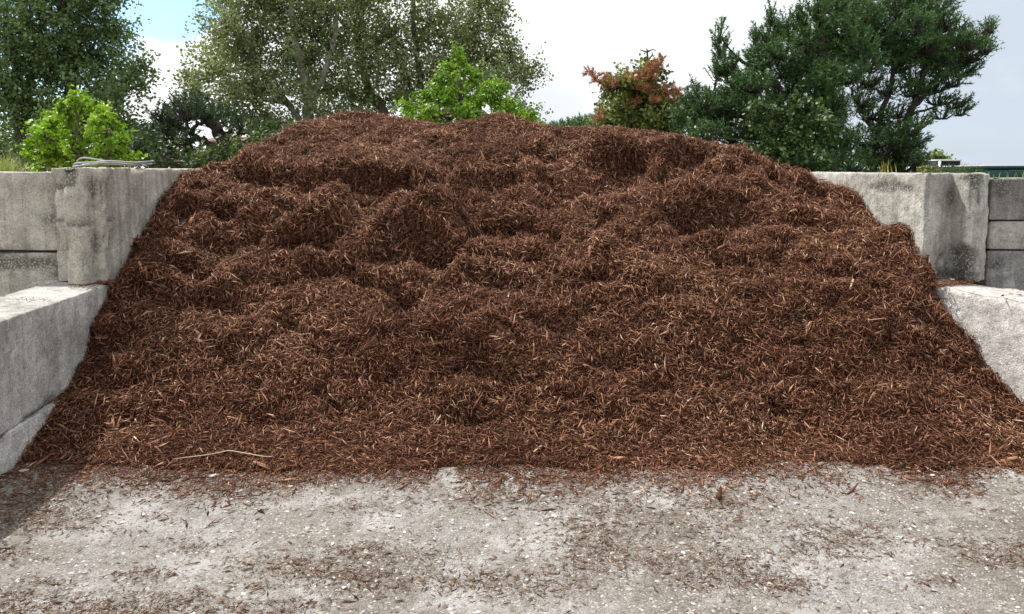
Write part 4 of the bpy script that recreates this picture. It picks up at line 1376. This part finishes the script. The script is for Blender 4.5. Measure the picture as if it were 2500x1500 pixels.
# stones --------------------------------------------------------------
M['stone'] = tint_mat('pale_stone', [(0, (0.34, 0.33, 0.31)), (0.5, (0.50, 0.49, 0.47)), (1, (0.68, 0.67, 0.65))], rough=0.9, spec=0.2, grain=60)
stones = []
for k in range(7):
    bm = bmesh.new()
    bmesh.ops.create_icosphere(bm, subdivisions=1, radius=1.0)
    for v in bm.verts:
        v.co *= 1 + rng.normal(0, 0.18)
        v.co.z *= 0.45
    me = bpy.data.meshes.new('stone')
    bm.to_mesh(me)
    bm.free()
    at = me.attributes.new('tint', 'FLOAT', 'POINT')
    at.data.foreach_set('value', np.full(len(me.vertices), 0.1 + 0.09 * k, np.float32))
    me.materials.append(M['stone'])
    stones.append(me)
known = [(787, 1145, 9), (708, 1190, 9), (765, 1170, 9), (832, 1176, 7), (972, 1263, 12), (905, 1280, 8), (955, 1289, 14), (812, 1331, 10), (565, 1300, 8), (520, 1165, 14), (1190, 1285, 11), (1312, 1283, 12), (750, 1292, 8), (1060, 1318, 9), (1416, 1263, 10), (1248, 1172, 8), (2010, 1432, 12), (1868, 1440, 11), (1880, 1428, 9), (2275, 1163, 10), (1943, 1231, 11), (1835, 1203, 8), (2280, 1445, 10), (2220, 1405, 10), (1830, 1360, 10), (1602, 1199, 9), (1270, 1225, 10), (1105, 1280, 9), (350, 1258, 8), (240, 1264, 10), (60, 1152, 14), (150, 1222, 9), (1330, 1300, 9), (840, 1437, 11), (1420, 1238, 8), (1655, 1290, 8), (2080, 1255, 8), (2110, 1370, 9), (640, 1190, 8), (480, 1240, 8)]
own = {(787, 1145): 'white stone resting on the front edge of the mulch, right of the straw stalk', (520, 1165): 'long flat pale stone half buried at the mulch edge under the straw stalk',
       (2010, 1432): 'grey stone in the gravel near the bottom edge, right of the middle', (60, 1152): 'pale stone in the shade at the foot of the low left block',
       (2275, 1163): 'pale stone at the mulch edge by the low right block', (955, 1289): 'largest flat pale stone on the gravel left of the middle',
       (972, 1263): 'pale stone lying just behind the largest flat stone left of the middle'}
for px, py, r in known:
    q = surf(px, py, 0.0)
    o = link('stone', stones[rng.integers(len(stones))], None, None, label=own.get((px, py), 'small pale stone lying on the gravel in front of the mulch'), category='stone', group='pale stones on the gravel')
    s = r * 0.62 * np.linalg.norm(q - (0, 0, EYE)) / F
    o.location = q + (0, 0, s * 0.25)
    o.scale = (s * rng.uniform(0.9, 1.3), s * rng.uniform(0.7, 1.1), s * rng.uniform(0.7, 1.1))
    o.rotation_euler = (rng.normal(0, 0.2), rng.normal(0, 0.2), rng.uniform(0, 6.28))

# fine gravel ---------------------------------------------------------
oct_ = np.array([[1, 0, 0], [0, 1, 0], [-1, 0, 0], [0, -1, 0], [0, 0, 1], [0, 0, -1]], float)
oct_t = np.array([[0, 1, 4], [1, 2, 4], [2, 3, 4], [3, 0, 4]])
n = 36000
Yg = 2.05 + 2.35 * rng.random(n)**1.0
Xg = rng.uniform(-1, 1, n) * (Yg * 0.70 + 0.1)
keep = (Xg > np.array([LF((y - A[1]) / dl[1])[0] for y in Yg]) + 0.02)
Xg, Yg = Xg[keep], Yg[keep]
n = len(Xg)
sz = rng.lognormal(math.log(0.0042), 0.42, n)
Z = ground_height(Xg, Yg)
R3 = rng.normal(0, 1, (n, 3, 3))
ang = rng.uniform(0, 6.28, n)
sx, sy, szz = sz * rng.uniform(0.8, 1.6, n), sz * rng.uniform(0.7, 1.1, n), sz * rng.uniform(0.4, 0.8, n)
V = oct_[None] * np.stack([sx, sy, szz], 1)[:, None, :] * rng.uniform(0.7, 1.3, (n, 6, 1))
ca, sa = np.cos(ang)[:, None], np.sin(ang)[:, None]
V = np.stack([V[..., 0] * ca - V[..., 1] * sa, V[..., 0] * sa + V[..., 1] * ca, V[..., 2]], -1) + np.stack([Xg, Yg, Z + szz * 0.2], 1)[:, None, :]
gb = Buf()
gb.add(V.reshape(-1, 3), (np.arange(n)[:, None, None] * 6 + oct_t[None]).reshape(-1, 3), np.repeat(np.clip(rng.normal(0.40, 0.32, n), 0, 1), 6))
M['grit'] = tint_mat('gravel_grit', [(0, (0.15, 0.13, 0.115)), (0.45, (0.30, 0.275, 0.245)), (0.8, (0.38, 0.36, 0.335)), (1, (0.47, 0.46, 0.44))], rough=0.95, spec=0.15)
gb.build('gravel', M['grit'], None, kind='stuff', label='fine pale grit covering the yard in front of the mulch', category='gravel')

# shreds of mulch strewn over the gravel ------------------------------
patches = [(1490, 1255, 120, 50, 1.0), (1450, 1320, 150, 40, .8), (900, 1345, 90, 26, .9), (720, 1385, 160, 30, 1.0), (900, 1420, 180, 30, .7), (1760, 1235, 120, 34, 1.0), (1740, 1300, 100, 30, .6), (2060, 1300, 130, 34, 1.0), (2050, 1340, 130, 30, .8), (1780, 1380, 160, 40, .8), (1900, 1430, 120, 30, .9), (1740, 1420, 120, 30, .6), (870, 1240, 100, 24, .7), (1140, 1420, 140, 30, .8), (1180, 1225, 140, 26, .7), (350, 1400, 90, 24, .7), (480, 1330, 70, 22, .6), (20, 1350, 45, 24, 1.2), (120, 1420, 60, 20, .5), (275, 1475, 30, 14, 1.0), (600, 1440, 90, 20, .5), (1330, 1420, 120, 40, .6), (2270, 1420, 80, 20, .5), (2240, 1210, 80, 20, .4), (1500, 1370, 140, 36, .7), (1050, 1360, 120, 24, .5), (380, 1265, 50, 14, .6), (700, 1480, 150, 20, .5), (60, 1230, 110, 50, 1.5), (1380, 1200, 120, 20, .8), (130, 1180, 120, 26, 1.4), (420, 1205, 120, 14, .6)]
PX, PYs = [], []
for px, py, rx, ry, wgt in patches:
    k = int(wgt * rx * ry * 0.13)
    PX.append(rng.normal(px, rx * 0.6, k)); PYs.append(rng.normal(py, ry * 0.6, k))
k = 60000
px_, py_ = rng.uniform(-60, 2560, k), 1150 + 380 * rng.random(k)**1.25
W_ = np.array([at_z(a_, b_, 0.0) for a_, b_ in zip(px_, py_)])
dn = fbm(np.stack([W_[:, 0] * 1.1 + 0.5 * W_[:, 1], W_[:, 1] * 2.6, 0 * px_], 1), 4, 97)
kp = rng.random(k) < np.clip(dn * 1.3 - 0.16, 0.02, 0.95) * 0.9
PX.append(px_[kp]); PYs.append(py_[kp])
k = 2500                                     # thinning skirt along the foot of the pile
PX.append(rng.uniform(-40, 2540, k)); PYs.append(1146 + np.abs(rng.normal(0, 34, k)))
PX, PYs = np.concatenate(PX), np.concatenate(PYs)
G = np.array([at_z(a_, b_, 0.0) for a_, b_ in zip(PX, PYs)])
ok = (G[:, 1] > 2.0) & (G[:, 0] > np.array([LF((y - A[1]) / dl[1])[0] for y in G[:, 1]]) + 0.02)
G = G[ok]
G[:, 2] = np.maximum(ground_height(G[:, 0], G[:, 1]), np.where(G[:, 1] > 3.65, pile_height(G[:, 0], G[:, 1]), -1)) + rng.uniform(0.001, 0.008, len(G))
n = len(G)
a, wd, nn = frames(np.repeat([[0, 0, 1.0]], n, 0), 0.10)
L = np.minimum(rng.lognormal(math.log(0.021), 0.48, n), 0.06)
W = L * rng.uniform(0.06, 0.15, n) + 0.001
lb = Buf()
spindles(lb, G, a, wd, nn, L, W, W * 0.55, L * rng.normal(0, 0.06, n), np.clip(rng.beta(2.2, 1.9, n), 0, 0.99))
lb.build('mulch_litter', M['litter'], None, kind='stuff', label='loose shreds of bark mulch strewn over the gravel', category='mulch')
for px, py in [(1480, 1240), (1340, 1270), (690, 1345), (740, 1380), (720, 1372), (565, 1320), (600, 1378), (1850, 1210), (2140, 1190), (2060, 1405), (2190, 1420), (1980, 1390), (2210, 1435), (1790, 1490), (2070, 1480), (1880, 1345), (330, 1385), (860, 1385), (1000, 1300), (1120, 1345), (1270, 1350), (1560, 1340), (1610, 1240), (2250, 1440), (470, 1380), (250, 1300), (930, 1460), (1380, 1440), (1700, 1470), (2330, 1300), (2420, 1250), (800, 1240), (1010, 1230), (1290, 1245), (840, 1490)]:
    q = surf(px, py, 0.006)
    o = place_chip(q, np.array([0, 0, 1.0]), rng.uniform(0.035, 0.06), None, 0.05, dull_meshes[rng.integers(len(dull_meshes))], 0.55)
    o['label'] = 'single larger wood chip lying loose on the gravel'
    o['category'] = 'wood chip'
    o['group'] = 'loose wood chips on the gravel'

# crumbs of mulch that have spilled onto the two low ledges
sb = Buf()
for px, py, rx, ry, k in [(255, 690, 28, 5, 260), (200, 702, 40, 4, 60), (80, 735, 50, 6, 30), (2340, 694, 40, 4, 330), (2300, 698, 20, 4, 200), (2480, 722, 20, 3, 20)]:
    Q = np.array([at_z(x_, min(max(y_, 688), 760), 0.806) for x_, y_ in zip(rng.normal(px, rx * .6, k), rng.normal(py, ry * .6, k))])
    a, wd, nn = frames(np.repeat([[0, 0, 1.0]], k, 0), 0.25)
    L = rng.lognormal(math.log(0.03), 0.4, k)
    spindles(sb, Q + np.column_stack([0 * L, 0 * L, rng.uniform(0, 0.02, k)]), a, wd, nn, L, L * 0.14, L * 0.08, L * 0, rng.beta(2, 2.4, k))
sb.build('spilled_mulch', M['chip'], None, kind='stuff', label='crumbs of mulch spilled onto the low concrete ledges', category='mulch')

tris = sum(len(o.data.polygons) for o in bpy.data.objects if o.type == 'MESH')
print('FACES', tris)
